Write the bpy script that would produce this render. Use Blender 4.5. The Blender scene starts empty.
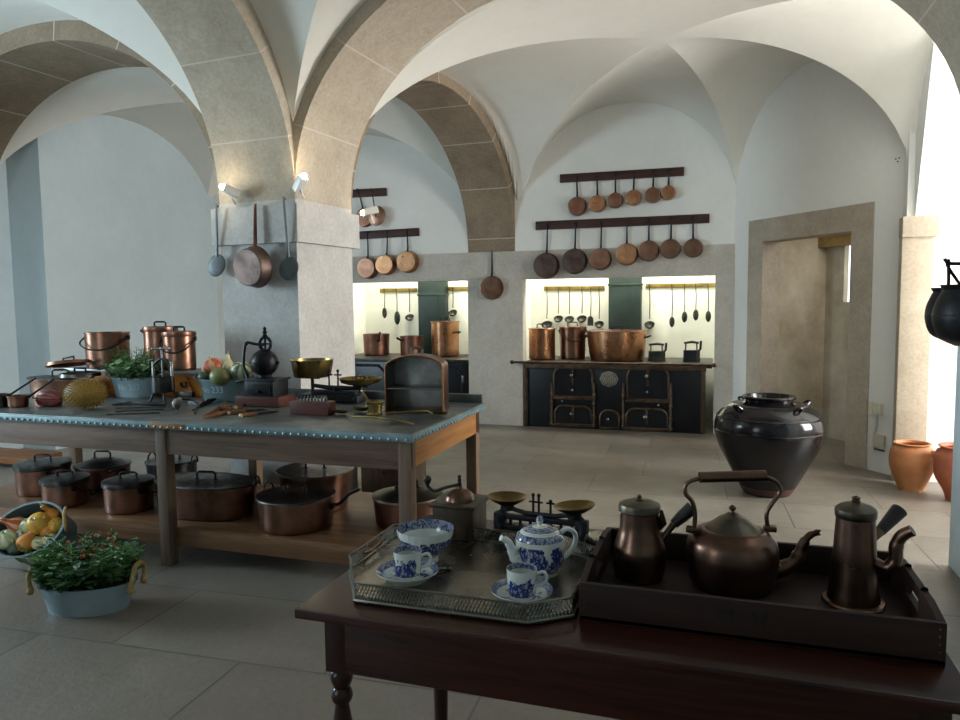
import bpy, bmesh, math, random
from mathutils import Vector, Matrix, Euler
random.seed(7)
SC = bpy.context.scene
COL = SC.collection
pi = math.pi
R_ = math.radians

# ------------------------------------------------------------------ camera
F, CH = 725.0, 1.5
PSI, PIT, ROLL = R_(18.4), math.atan(58 / 725), math.atan(0.011)
fh = Vector((-math.sin(PSI), math.cos(PSI), 0)); rh = Vector((math.cos(PSI), math.sin(PSI), 0)); zz = Vector((0, 0, 1))
FW = fh * math.cos(PIT) - zz * math.sin(PIT); up = zz * math.cos(PIT) + fh * math.sin(PIT)
RT = rh * math.cos(ROLL) - up * math.sin(ROLL); UP = up * math.cos(ROLL) + rh * math.sin(ROLL)
CAM = Vector((0, 0, CH))
cd = bpy.data.cameras.new('camera'); cd.sensor_width = 36; cd.lens = F / 960 * 36; cd.clip_start = 0.02
cam = bpy.data.objects.new('camera', cd); COL.objects.link(cam)
cam.matrix_world = Matrix(((RT.x, UP.x, -FW.x, 0), (RT.y, UP.y, -FW.y, 0), (RT.z, UP.z, -FW.z, CH), (0, 0, 0, 1)))
SC.camera = cam


def ray(x, y): return FW * F + RT * (x - 480) - UP * (y - 360)
def at(x, y, z=0.0):                      # point of the horizontal plane z
    d = ray(x, y); return CAM + d * ((z - CH) / d.z)
def on(x, y, Y):                          # point of the wall plane Y
    d = ray(x, y); return CAM + d * (Y / d.y)
def onx(x, y, X):
    d = ray(x, y); return CAM + d * (X / d.x)
def onpl(x, y, a, b):                     # vertical plane through plan points a and b
    d = ray(x, y); nx, ny = b[1] - a[1], a[0] - b[0]
    return CAM + d * ((nx * a[0] + ny * a[1]) / (nx * d.x + ny * d.y))
def bk(x, y, z, d):                       # the same, pushed d further away along the floor
    p = at(x, y, z); return p + Vector((p.x, p.y, 0)).normalized() * d
def depth(p): return (Vector(p) - CAM).dot(FW)
def fit(xl, xr, yb, yt, z=0.0):
    """Round vessel seen between xl and xr, front foot at yb, front rim at yt, on height z: base centre, radius, height."""
    xm = (xl + xr) / 2; p0 = at(xm, yb, z); hd = Vector((p0.x, p0.y, 0)).normalized(); r = 0.05
    for _ in range(8):
        c = p0 + hd * r; r = (xr - xl) / 2 * depth(c) / F * 0.985
    c = p0 + hd * r
    d = ray(xm, yt); t = (p0.x * hd.x + p0.y * hd.y) / (d.x * hd.x + d.y * hd.y)
    return c, r, CH + d.z * t - z
def zup(x, y, p):                         # height at pixel on the vertical facing plane through p
    d = ray(x, y); t = (p[0] * fh.x + p[1] * fh.y) / (d.x * fh.x + d.y * fh.y); return CH + d.z * t


# ------------------------------------------------------------------ materials
def lin(h):
    if isinstance(h, str):
        v = [int(h[i:i + 2], 16) / 255 for i in (0, 2, 4)]
        return tuple(c / 12.92 if c < .04045 else ((c + .055) / 1.055) ** 2.4 for c in v) + (1,)
    return tuple(h) + (1,)

class NT:
    def __init__(s, name):
        s.m = bpy.data.materials.new(name); s.m.use_nodes = True; s.t = s.m.node_tree; s.b = s.t.nodes['Principled BSDF']
        s.co = s.n('ShaderNodeTexCoord')
    def n(s, k, **kw):
        o = s.t.nodes.new(k)
        for a, v in kw.items(): setattr(o, a, v)
        return o
    def l(s, a, b): s.t.links.new(a, b)
    def noise(s, scale, detail=4, rough=.55, coord='Object', dist=0, vec=None):
        o = s.n('ShaderNodeTexNoise'); o.inputs['Scale'].default_value = scale; o.inputs['Detail'].default_value = detail
        o.inputs['Roughness'].default_value = rough; o.inputs['Distortion'].default_value = dist
        s.l(vec if vec is not None else s.co.outputs[coord], o.inputs['Vector']); return o.outputs['Fac']
    def ramp(s, f, stops):
        o = s.n('ShaderNodeValToRGB'); e = o.color_ramp.elements
        while len(e) < len(stops): e.new(.5)
        for k, (p, c) in enumerate(stops): e[k].position = p; e[k].color = lin(c)
        s.l(f, o.inputs[0]); return o.outputs[0]
    def mix(s, f, a, b, mode='MIX'):
        o = s.n('ShaderNodeMix', data_type='RGBA', blend_type=mode)
        for k, v in ((0, f), (6, a), (7, b)):
            if isinstance(v, (int, float)): o.inputs[k].default_value = v
            elif isinstance(v, (str, tuple)): o.inputs[k].default_value = lin(v)
            else: s.l(v, o.inputs[k])
        return o.outputs[2]
    def math(s, op, a, b=0.0, c=0.0):
        o = s.n('ShaderNodeMath', operation=op)
        for k, v in enumerate((a, b, c)):
            if isinstance(v, (int, float)): o.inputs[k].default_value = v
            else: s.l(v, o.inputs[k])
        return o.outputs[0]
    def sep(s, coord='Object'):
        o = s.n('ShaderNodeSeparateXYZ'); s.l(s.co.outputs[coord], o.inputs[0]); return o.outputs
    def mapping(s, sc=(1, 1, 1), rot=(0, 0, 0), loc=(0, 0, 0), coord='Object'):
        o = s.n('ShaderNodeMapping'); o.inputs['Scale'].default_value = sc; o.inputs['Rotation'].default_value = rot; o.inputs['Location'].default_value = loc
        s.l(s.co.outputs[coord], o.inputs[0]); return o.outputs[0]
    def bump(s, h, st=.3, dist=.01):
        o = s.n('ShaderNodeBump'); o.inputs['Strength'].default_value = st; o.inputs['Distance'].default_value = dist
        s.l(h, o.inputs['Height']); s.l(o.outputs[0], s.b.inputs['Normal'])
    def fin(s, col, rough=.6, metal=0.0, spec=.5, coat=0):
        for k, v in (('Base Color', col), ('Roughness', rough), ('Metallic', metal)):
            if isinstance(v, (int, float)): s.b.inputs[k].default_value = v
            elif isinstance(v, (str, tuple)): s.b.inputs[k].default_value = lin(v)
            else: s.l(v, s.b.inputs[k])
        s.b.inputs['Specular IOR Level'].default_value = spec
        s.b.inputs['Coat Weight'].default_value = coat
        return s.m

def simple(name, c1, c2, scale=6, rough=.6, metal=0, bump=.0, bscale=60, r2=None, coord='Object', spec=.5, coat=0, lo=.35, hi=.68):
    n = NT(name); f = n.noise(scale, 5, .6, coord); col = n.ramp(f, [(lo, c1), (hi, c2)])
    if bump: n.bump(n.noise(bscale, 3, .6, coord), bump, .004)
    ro = rough
    if r2 is not None:
        rr = n.n('ShaderNodeMapRange'); n.l(n.noise(scale * 2.3, 4, .6, coord), rr.inputs[0]); rr.inputs[1].default_value = .3; rr.inputs[2].default_value = .7
        rr.inputs[3].default_value = rough; rr.inputs[4].default_value = r2; ro = rr.outputs[0]
    return n.fin(col, ro, metal, spec, coat)

def wood(name, c1, c2, c3, axis='X', rough=.5, scale=3.0, bump=.15, coat=0):
    n = NT(name); st = {'X': (.35, 6, 6), 'Y': (6, .35, 6), 'Z': (6, 6, .35)}[axis]
    v = n.mapping(st); f = n.noise(scale, 6, .65, vec=v, dist=.6); g = n.noise(scale * 7, 3, .6, vec=v)
    col = n.ramp(f, [(.3, c1), (.5, c2), (.72, c3)]); col = n.mix(.25, col, n.ramp(g, [(.3, c1), (.7, c3)]))
    n.bump(g, bump, .003); return n.fin(col, rough, 0, .28, coat)

def plaster(name, c1, c2, rough=.85):
    n = NT(name); f = n.noise(.9, 6, .6, 'Object'); g = n.noise(14, 4, .6, 'Object')
    col = n.mix(.25, n.ramp(f, [(.3, c1), (.7, c2)]), n.ramp(g, [(.3, c1), (.7, c2)])); n.bump(n.noise(9, 5, .6), .12, .02)
    return n.fin(col, rough, 0, .2)

def stone(name, c1, c2, c3, rough=.8, joints=False, bump=.35):
    n = NT(name); f = n.noise(1.7, 7, .65); g = n.noise(38, 4, .7); h = n.noise(7, 5, .6, dist=.4)
    col = n.ramp(f, [(.28, c1), (.5, c2), (.74, c3)]); col = n.mix(.35, col, n.ramp(h, [(.3, c1), (.7, c3)])); col = n.mix(.3, col, n.ramp(g, [(.35, c1), (.65, c3)]))
    if joints:
        u = n.n('ShaderNodeUVMap'); s = n.n('ShaderNodeSeparateXYZ'); n.l(u.outputs[0], s.inputs[0])
        fr = n.math('FRACT', s.outputs[0]); d = n.math('ABSOLUTE', n.math('SUBTRACT', fr, .5)); j = n.math('GREATER_THAN', d, .4905)
        col = n.mix(n.math('MULTIPLY', j, .7), col, 'c9c0b4')
    n.bump(n.noise(55, 5, .7), bump, .006); return n.fin(col, rough, 0, .25)

M = {}
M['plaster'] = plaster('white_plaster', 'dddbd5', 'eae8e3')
M['plaster_light_tint'] = plaster('cool_light_tinted_plaster', 'b3c1c6', 'c6d1d4')  # same white plaster, with cool, dimmer light put into its colour
M['vault'] = plaster('vault_plaster', 'dbd7cd', 'e7e4dc')
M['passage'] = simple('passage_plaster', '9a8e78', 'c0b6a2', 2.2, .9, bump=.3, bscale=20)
M['niche'] = plaster('niche_white', 'dedfd2', 'e8e8dd')
M['stone'] = stone('limestone', 'a39b90', 'bdb5aa', 'cfc9bf')
M['archstone'] = stone('arch_limestone', '988974', 'aea08d', 'c5baab', joints=True)
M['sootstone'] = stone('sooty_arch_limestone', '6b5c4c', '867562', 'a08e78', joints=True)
M['pillarstone'] = stone('pillar_limestone', '9d9893', 'b9b5b0', 'cbc8c3', bump=.25)
M['doorstone'] = stone('door_limestone', '958876', 'ab9f8e', 'c0b6a8', bump=.5)
M['beige'] = stone('beige_limestone', '9f8f7a', 'b3a591', 'c4b8a6')
M['iron'] = simple('black_iron', '101112', '24252a', 9, .42, .6, .25, 90)
M['cast'] = simple('cast_iron', '0e0f12', '20232b', 12, .5, .3, .2, 120)
M['stovepanel'] = simple('stove_black_enamel', '050609', '0c0f17', 4, .32, .1, .08, 60)
M['stovetrim'] = simple('stove_rusty_trim', '3d2e24', '63503f', 14, .45, .7, .15, 80)
M['stovetop'] = simple('stove_plate', '2b2825', '45413c', 7, .4, .6, .1)
M['copper'] = simple('copper', '73503f', '9c7763', 5, .28, 1, .02, 40, r2=.36)
M['copperb'] = simple('bright_copper', '9a6a4b', 'c0906c', 5, .26, 1, .02, 40, r2=.33)
M['copperd'] = simple('tarnished_copper', '6a493d', '946b58', 6, .3, 1, .02, 40, r2=.48)
M['copperg'] = simple('grey_tarnished_copper', '4f413c', '73615a', 6, .42, 1, .06, 40, r2=.6)
M['bronze'] = simple('brown_patinated_copper', '574136', '806453', 6, .26, 1, .04, 30, r2=.4)
M['bronzel'] = simple('dull_tinned_lid', '575045', '7d7466', 7, .33, 1, .05, 30, r2=.5)
M['tin'] = simple('tinned_metal', '6d6a66', '9b9893', 8, .28, 1, .05, 40, r2=.42)
M['tind'] = simple('dark_tinned_lid', '3f3e3d', '65625f', 8, .26, 1, .05, 40, r2=.45)
M['silver'] = simple('silver_plate', '77746a', '98958a', 3, .2, 1, .02, 60, r2=.33)
M['brass'] = simple('brass', '7a683c', 'a8925c', 7, .25, 1, .05, 40, r2=.4)
M['brassd'] = simple('dull_brass', '5d4c2b', '86703f', 7, .35, 1, .05, 40)
M['utensil'] = simple('grey_utensil_iron', '2f312c', '55574f', 9, .4, .8, .1)
M['zinc'] = simple('zinc_grey', '61777b', '7f9599', 4, .42, .55, .05, 40, r2=.6)
M['zincblue'] = simple('zinc_pale_blue', '8298a0', 'a4b7bd', 4, .45, .35, .05, 40, r2=.62)
M['zinctop'] = simple('zinc_table_sheet', '5b5f5e', '8b9290', 3, .34, .75, .12, 18, r2=.5)
M['skim'] = simple('blue_grey_steel', '4d5354', '6b7172', 6, .5, .35, .06)
M['jar'] = simple('black_glaze', '08090e', '1c1718', 5, .1, 0, .12, 26, r2=.24, spec=.4)
M['terra'] = simple('terracotta', 'a9693d', 'c78a58', 4, .6, 0, .1, 60)
M['terrar'] = simple('red_terracotta', '9a4f33', 'b56a48', 4, .6, 0, .1, 60)
M['tablewood'] = wood('kitchen_table_wood', '4c3b31', '6a5446', '86705f', 'X', .55)
M['tablewoodend'] = wood('kitchen_table_end_wood', '7e4f2a', '9c6a3b', 'b58450', 'Y', .5)
M['legwood'] = wood('table_leg_wood', '4b3b30', '6a5644', '86705b', 'Z', .55)
M['shelfwood'] = wood('shelf_board_wood', '4a3323', '6b4b33', '8c6a4b', 'X', .38)
M['mahog'] = wood('mahogany', '1d0e0a', '361912', '4c261a', 'X', .26, coat=.15, bump=.08)
M['mahogz'] = wood('mahogany_leg', '1c0f0c', '2f1711', '40221a', 'Z', .3, coat=.1)
M['traywood'] = wood('dark_tray_wood', '1a0e0a', '281711', '38221a', 'X', .6, bump=.1)
M['railwood'] = wood('pan_rail_wood', '2d1a16', '3f2620', '50332b', 'X', .5)
M['oldwood'] = wood('old_lintel_wood', '7d6540', '98804c', 'ac935c', 'X', .7)
M['boxwood'] = wood('red_box_wood', '3f211b', '59322a', '6d4236', 'X', .45)
M['grinderwood'] = wood('grinder_wood', '2c2219', '3e3125', '4d3f30', 'Z', .35)
M['orangewood'] = wood('orange_wood', '94541b', 'b46f27', 'c98536', 'X', .6)
M['handlewood'] = wood('tool_handle_wood', '5b3620', '7c4f30', '95673f', 'X', .5)
M['darkhandle'] = simple('black_turned_handle', '14100f', '26201d', 20, .4)
M['green'] = simple('dark_green_sheet', '1a2723', '2b3b36', 3, .5, .2, .1, 20)
M['railbrass'] = simple('old_brass_rail', '75622f', '988248', 9, .4, .6)
M['plaque'] = simple('pale_metal_plate', '7f7b6d', 'b4ae9c', 60, .4, .6, .3, 90)
M['nail'] = simple('zinc_nail', '7f9398', '9aadb1', 9, .45, .5)
M['white'] = simple('white_plastic', 'd8d6cf', 'e6e4dd', 4, .4)
M['offwhite'] = simple('cream_plastic', 'bfb8a2', 'cfc9b6', 4, .5)
M['rope'] = simple('straw_rope', '9a7d4e', 'bd9f6b', 60, .85, 0, .4, 120)
M['leaf'] = simple('green_leaf', '3c6a35', '73a058', 9, .5)
M['leafd'] = simple('dark_green_leaf', '264a2a', '4a7042', 9, .5)
M['leafp'] = simple('pale_green_leaf', '668a5c', '9fc08f', 9, .55)
M['flower'] = simple('russet_flower', '8a4526', 'b87040', 30, .7)
M['soil'] = simple('dark_soil', '14110e', '241e18', 30, .95, 0, .6, 60)
M['chili'] = simple('dried_chilli', '4b1713', '7a2c20', 14, .4)
M['spiky'] = simple('ochre_gourd_skin', '6f5420', '9a7728', 8, .6)
M['letter'] = simple('pale_paint', 'a8c0c2', 'b9cfd0', 20, .6)
M['letterdark'] = simple('black_paint', '080606', '0e0b0a', 20, .5)
M['crock'] = simple('cup_shadowless_white', 'd7dbd6', 'e4e7e2', 4, .15, coat=.4)
def emit(name, c, st):
    n = NT(name); n.b.inputs['Emission Color'].default_value = lin(c); n.b.inputs['Emission Strength'].default_value = st
    return n.fin(c, .4)
M['bulb'] = emit('lit_bulb', 'fff2d0', 40)

def gourd_mat(name, c1, c2, n_str=0, c3=None):
    n = NT(name); col = n.ramp(n.noise(9, 4, .6), [(.35, c1), (.65, c2)])
    if n_str:
        s = n.sep(); a = n.math('ARCTAN2', s[1], s[0]); w = n.math('SINE', n.math('MULTIPLY', a, n_str))
        w = n.math('ADD', w, n.math('MULTIPLY', n.math('SUBTRACT', n.noise(30), .5), 1.2))
        col = n.mix(n.math('GREATER_THAN', w, .25), col, c3)
    n.bump(n.noise(40, 3), .2, .004); return n.fin(col, .4)

def china(name, z0, z1, b0=9, b1=10, seed=0.0, dens=.5, sc=34):
    """White glaze with cobalt painting: a landscape of blots between z0 and z1, a speckled border between b0 and b1."""
    n = NT(name); s = n.sep(); z = s[2]
    v = n.mapping((1, 1, .6), loc=(seed, seed * .7, 0))
    big = n.noise(sc, 3, .6, vec=v); fine = n.noise(sc * 5, 3, .7, vec=v)
    mr = n.n('ShaderNodeMapRange'); n.l(z, mr.inputs[0]); mr.inputs[1].default_value = z0; mr.inputs[2].default_value = z1; mr.inputs[3].default_value = 1; mr.inputs[4].default_value = 0
    inb = n.math('MULTIPLY', n.math('GREATER_THAN', z, z0), n.math('LESS_THAN', z, z1))
    lay = n.math('ADD', big, n.math('MULTIPLY', mr.outputs[0], .22))
    blot = n.math('MULTIPLY', n.math('GREATER_THAN', lay, 1.12 - dens), inb)
    blot = n.math('MULTIPLY', blot, n.math('ADD', .55, n.math('MULTIPLY', n.math('GREATER_THAN', fine, .46), .45)))
    bord = n.math('MULTIPLY', n.math('GREATER_THAN', z, b0), n.math('LESS_THAN', z, b1))
    bord = n.math('MULTIPLY', bord, n.math('ADD', .62, n.math('MULTIPLY', n.math('GREATER_THAN', fine, .52), .35)))
    col = n.mix(n.math('MINIMUM', n.math('ADD', blot, bord), 1.0), 'd3d6cc', '1a2e6e')
    return n.fin(col, .13, 0, .5, .5)

def floor_mat():
    n = NT('floor_limestone_slabs')
    v = n.mapping((1, 1, 1), (0, 0, R_(-2.5)), (.35, .55, 0))
    b = n.n('ShaderNodeTexBrick'); b.offset = .37; b.offset_frequency = 2; b.squash = 1.0
    n.l(v, b.inputs['Vector'])
    for k, x in (('Scale', 1.0), ('Mortar Size', .006), ('Mortar Smooth', .3), ('Bias', 0.0), ('Brick Width', 1.05), ('Row Height', .62)): b.inputs[k].default_value = x
    b.inputs['Color1'].default_value = (.2, .2, .2, 1); b.inputs['Color2'].default_value = (.8, .8, .8, 1); b.inputs['Mortar'].default_value = (.5, .5, .5, 1)
    f = n.noise(1.1, 7, .65, dist=.5); g = n.noise(24, 5, .7)
    col = n.ramp(f, [(.28, '5e574e'), (.5, '767065'), (.72, '88817a')])
    col = n.mix(.3, col, n.ramp(g, [(.3, '524c44'), (.7, '8d867c')]))
    var = n.n('ShaderNodeSeparateColor'); n.l(b.outputs['Color'], var.inputs[0])
    col = n.mix(.32, col, n.ramp(var.outputs[0], [(.2, '5b554c'), (.5, '857f76'), (.8, '735c50')]))
    col = n.mix(n.math('MULTIPLY', b.outputs['Fac'], n.math('ADD', .3, n.noise(2.2, 4))), col, '4d4943')
    h = n.math('SUBTRACT', n.math('ADD', n.noise(30, 5, .7), n.math('MULTIPLY', n.noise(5, 3), .8)), n.math('MULTIPLY', b.outputs['Fac'], 1.1))
    n.bump(h, .3, .01)
    rr = n.n('ShaderNodeMapRange'); n.l(n.noise(3, 5, .6), rr.inputs[0]); rr.inputs[1].default_value = .3; rr.inputs[2].default_value = .7; rr.inputs[3].default_value = .3; rr.inputs[4].default_value = .5
    return n.fin(col, rr.outputs[0], 0, .45)
M['floor'] = floor_mat()


# ------------------------------------------------------------------ mesh builder
class MB:
    def __init__(s): s.v = []; s.f = []; s.uv = {}
    def add(s, vs, fs):
        o = len(s.v); s.v += [Vector(p) for p in vs]; s.f += [tuple(i + o for i in f) for f in fs]; return o
    def xf(s, m, start=0):
        for i in range(start, len(s.v)): s.v[i] = m @ s.v[i]
        return s
    def lathe(s, prof, seg=32, c=(0, 0, 0), sx=1, sy=1, wob=None):
        o = len(s.v); n = len(prof); c = Vector(c); vs = []
        for k in range(seg):
            a = 2 * pi * k / seg
            for (r, z) in prof:
                w = wob(a, r, z) if wob else 1
                vs.append(c + Vector((r * w * sx * math.cos(a), r * w * sy * math.sin(a), z)))
        fs = []
        for k in range(seg):
            a, b = k * n, ((k + 1) % seg) * n
            for j in range(n - 1):
                fs.append((a + j, b + j, b + j + 1, a + j + 1))
        s.add(vs, fs); return s
    def tube(s, pts, r=.01, seg=8, closed=False, cap=True, flat=1.0):
        pts = [Vector(p) for p in pts]; n = len(pts); rs = r if isinstance(r, (list, tuple)) else [r] * n
        T = []
        for i in range(n):
            a = pts[(i - 1) % n] if closed or i else pts[i]; b = pts[(i + 1) % n] if closed or i < n - 1 else pts[i]
            t = b - a; T.append(t.normalized() if t.length > 1e-9 else Vector((0, 0, 1)))
        ref = Vector((0, 0, 1)) if abs(T[0].z) < .9 else Vector((1, 0, 0)); N = (ref - T[0] * ref.dot(T[0])).normalized(); vs = []
        for i in range(n):
            N = (N - T[i] * N.dot(T[i])); N = N.normalized() if N.length > 1e-6 else T[i].orthogonal().normalized(); B = T[i].cross(N)
            for k in range(seg):
                a = 2 * pi * k / seg; vs.append(pts[i] + (N * math.cos(a) + B * math.sin(a) * flat) * rs[i])
        fs = []
        for i in range(n if closed else n - 1):
            j = (i + 1) % n
            for k in range(seg):
                l = (k + 1) % seg; fs.append((i * seg + k, i * seg + l, j * seg + l, j * seg + k))
        if cap and not closed: fs += [tuple(range(seg))[::-1], tuple((n - 1) * seg + k for k in range(seg))]
        s.add(vs, fs); return s
    def box(s, c, d, bev=0.0, rz=0.0, m=None):
        bm = bmesh.new(); bmesh.ops.create_cube(bm, size=1)
        for v in bm.verts: v.co = Vector((v.co.x * d[0], v.co.y * d[1], v.co.z * d[2]))
        if bev: bmesh.ops.bevel(bm, geom=bm.edges[:], offset=min(bev, min(d) * .45), segments=2, profile=.6, affect='EDGES')
        bm.verts.index_update(); X = Matrix.Translation(Vector(c)) @ (m if m is not None else Matrix.Rotation(rz, 4, 'Z'))
        s.add([X @ v.co for v in bm.verts], [tuple(v.index for v in f.verts) for f in bm.faces]); bm.free(); return s
    def bb(s, a, b, bev=0.0):
        a = Vector(a); b = Vector(b); return s.box((a + b) / 2, [abs(b[i] - a[i]) for i in range(3)], bev)
    def prism(s, poly, z0, z1):
        n = len(poly); vs = [(p[0], p[1], z0) for p in poly] + [(p[0], p[1], z1) for p in poly]
        fs = [tuple(range(n))[::-1], tuple(range(n, 2 * n))] + [(i, (i + 1) % n, n + (i + 1) % n, n + i) for i in range(n)]
        s.add(vs, fs); return s
    def ball(s, c, r, seg=12, sc=(1, 1, 1)):
        n = max(4, seg // 2); prof = [(max(1e-4, r * math.sin(pi * i / n)), -r * math.cos(pi * i / n)) for i in range(n + 1)]
        o = len(s.v); s.lathe(prof, seg)
        s.xf(Matrix.Translation(Vector(c)) @ Matrix.Diagonal((sc[0], sc[1], sc[2], 1)), o); return s
    def build(s, name, mat, parent=None, ang=38, smooth=True, doubles=1e-5):
        me = bpy.data.meshes.new(name); me.from_pydata([tuple(v) for v in s.v], [], s.f)
        bm = bmesh.new(); bm.from_mesh(me)
        if s.uv:
            L = bm.loops.layers.uv.new('UVMap')
            for f in bm.faces:
                for l in f.loops: l[L].uv = s.uv.get(l.vert.index, (0, 0))
        if doubles: bmesh.ops.remove_doubles(bm, verts=bm.verts[:], dist=doubles)
        bmesh.ops.recalc_face_normals(bm, faces=bm.faces[:]); bm.to_mesh(me); bm.free()
        if smooth:
            me.polygons.foreach_set('use_smooth', [True] * len(me.polygons)); me.set_sharp_from_angle(angle=R_(ang))
        me.materials.append(M[mat] if isinstance(mat, str) else mat)
        o = bpy.data.objects.new(name, me); COL.objects.link(o)
        if parent is not None: o.parent = parent
        return o

def tag(o, label, cat, group=None, kind=None):
    if label: o['label'] = label
    if cat: o['category'] = cat
    if group: o['group'] = group
    if kind: o['kind'] = kind
    return o
def thing(name, label, cat, loc=(0, 0, 0), rz=0.0, group=None, rot=None):
    o = bpy.data.objects.new(name, None); o.empty_display_size = .05; COL.objects.link(o); o.location = Vector(loc) + zz * (.0014 if loc[2] > .01 else 0)
    o.rotation_euler = rot if rot else (0, 0, rz); return tag(o, label, cat, group)
def struct(o): o['kind'] = 'structure'; return o
def copy_tree(o, parent=None):
    c = o.copy(); COL.objects.link(c)
    if parent is not None: c.parent = parent
    for ch in list(o.children): copy_tree(ch, c)
    return c
def arc(c, r, a0, a1, n, plane='XZ', sy=1.0):
    out = []
    for i in range(n + 1):
        a = a0 + (a1 - a0) * i / n; u, w = r * math.cos(a), r * math.sin(a) * sy
        out.append(Vector(c) + (Vector((u, 0, w)) if plane == 'XZ' else Vector((0, u, w)) if plane == 'YZ' else Vector((u, w, 0))))
    return out
def spline(pts, n=8):
    P = [Vector(p) for p in pts]; P = [P[0] * 2 - P[1]] + P + [P[-1] * 2 - P[-2]]; out = []
    for i in range(1, len(P) - 2):
        for k in range(n):
            t = k / n; a, b, c, d = P[i - 1:i + 3]
            out.append(.5 * ((2 * b) + (c - a) * t + (2 * a - 5 * b + 4 * c - d) * t * t + (3 * b - 3 * c + d - a) * t ** 3))
    out.append(P[-2]); return out

# ================================================================== THE ROOM
YB = 8.4
# plan points of the main pillar (shaft), measured on the floor plan
PFR = Vector((-2.852, 4.500)); PFL = Vector((-3.527, 4.547)); PBR = Vector((-2.802, 5.219)); PBL = Vector((-3.477, 5.266))
RF = Vector((1.25, 3.80)); RB = Vector((1.23, 4.58))                    # right pier, room side
ZS, RISE = 2.24, 1.39                                                    # arch springing, rise

# floor
m = MB(); m.add([(-9, -2.2, 0), (5.2, -2.2, 0), (5.2, 12, 0), (-9, 12, 0)], [(0, 1, 2, 3)]); struct(m.build('floor', 'floor'))

def sup(s, p=2.15): return max(0.0, 1 - abs(s) ** p) ** (1 / p)

def arch(name, a1, b1, a2, b2, zs=ZS, rise=RISE, t=.34, n=48, nv=4.0, p=2.05, mat='archstone'):
    """Stone arch: a1-b1 one arris, a2-b2 the other; closed ring of thickness t with voussoir joints in its UV."""
    a1, b1, a2, b2 = (Vector((p[0], p[1], 0)) for p in (a1, b1, a2, b2)); mb = MB(); rows = []
    for i in range(n + 1):
        th = pi * i / n; q = -math.cos(th); e = math.copysign(abs(math.sin(th)) ** (2 / p), 1)
        row = []
        for (a, b) in ((a1, b1), (a2, b2)):
            mid = (a + b) / 2; half = (b - a) / 2; L = half.length; g = (L + t) / L
            row.append((mid + half * q + zz * (zs + rise * e), mid + half * q * g + zz * (zs + (rise + t) * e)))
        rows.append([row[0][0], row[1][0], row[1][1], row[0][1]])
    for i, r in enumerate(rows):
        for k in range(4):
            mb.uv[len(mb.v) + k] = (i / n * nv * 2 + .25, k * .3)
        mb.v += r
    for i in range(n):
        for k in range(4):
            mb.f.append((i * 4 + k, i * 4 + (k + 1) % 4, i * 4 + 4 + (k + 1) % 4, i * 4 + 4 + k))
    mb.f += [(0, 1, 2, 3), (n * 4 + 3, n * 4 + 2, n * 4 + 1, n * 4)]
    return struct(mb.build(name, mat, doubles=0, ang=30))

def along(p, ang, L): return p + Vector((math.sin(R_(ang)) * L, -math.cos(R_(ang)) * L))
A1e = along(PFR, -2, 3.0); A1f = along(PFL, -1, 3.0)
arch('trim_1', PFR, A1e, PFL, A1f)                                       # towards the camera
arch("trim_2", PFR, RF, PBR, RB, rise=1.45, p=2.25)
A3a = PFL + Vector((-3.5, .155)); A3b = PBL + Vector((-3.5, .155))
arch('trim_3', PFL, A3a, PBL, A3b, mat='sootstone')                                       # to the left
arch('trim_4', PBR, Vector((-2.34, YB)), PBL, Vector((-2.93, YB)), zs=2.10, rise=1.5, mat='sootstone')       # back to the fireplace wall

# main pillar
def grow(poly, d):
    c = sum((Vector(p) for p in poly), Vector((0, 0))) / len(poly); return [tuple(Vector(p) + (Vector(p) - c).normalized() * d * 1.41) for p in poly]
pp = [PFL, PFR, PBR, PBL]
m = MB(); m.prism([tuple(p) for p in pp], 0, 1.94); struct(m.build('stone_pillar', 'pillarstone'))
m = MB(); m.prism(grow(pp, .045), 1.935, 2.2); m.prism([tuple(p) for p in pp], 2.2, 2.5); struct(m.build('trim_5', 'pillarstone'))
# right pier
m = MB(); m.prism([(RF.x, RF.y), (2.2, 3.72), (2.2, 4.5), (RB.x, RB.y)], 0, 4.4); struct(m.build('wall_pier', 'plaster_light_tint'))

# vault cells
def vault(name, corners, c, peak, zs=ZS, grow_=1.05, n=26, mat='vault', p=2.15, soft=None):
    c = Vector((c[0], c[1], 0)); cs = [c + (Vector((q[0], q[1], 0)) - c) * (q[2] if len(q) > 2 else grow_) for q in corners]; h = peak - zs; mb = MB()
    for k in range(len(cs)):
        A, B = cs[k] - c, cs[(k + 1) % len(cs)] - c; idx = {}
        for i in range(n + 1):
            for j in range(n + 1 - i):
                a, b = i / n, j / n
                # finer rows towards the springing
                w = a + b
                if w > 0:
                    w2 = 1 - (1 - w) ** 1.0; 
                    s = (b - a)
                    if w > .999: s = math.sin(s * pi / 2)
                    else: s = s * 1.0
                    a2, b2 = (w - s) / 2, (w + s) / 2
                else: s = 0; a2 = b2 = 0
                P = c + A * a2 + B * b2; idx[i, j] = len(mb.v); mb.v.append(Vector((P.x, P.y, zs + h * sup(w if soft == k else s, p))))
        for i in range(n):
            for j in range(n - i):
                mb.f.append((idx[i, j], idx[i + 1, j], idx[i, j + 1]))
                if i + j < n - 1: mb.f.append((idx[i + 1, j], idx[i + 1, j + 1], idx[i, j + 1]))
    o = struct(mb.build(name, mat, doubles=0, ang=60)); return o
DE = Vector((1.46, 6.72))                                                # where the door wall ends
vault('ceiling', [PBR, (-2.24, YB), (.13, YB), (DE.x, DE.y, 1.0), (RB.x + .55, RB.y + .05, 1.0)], (-.52, 6.5), 3.70)
DR = (Vector((RB.x + .55, RB.y)) - DE).normalized(); DN = Vector((-DR.y, DR.x)); DN = DN if DN.x > 0 else -DN
def dr(s, n): q = DE + DR * s + DN * n; return (q.x, q.y)
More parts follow.
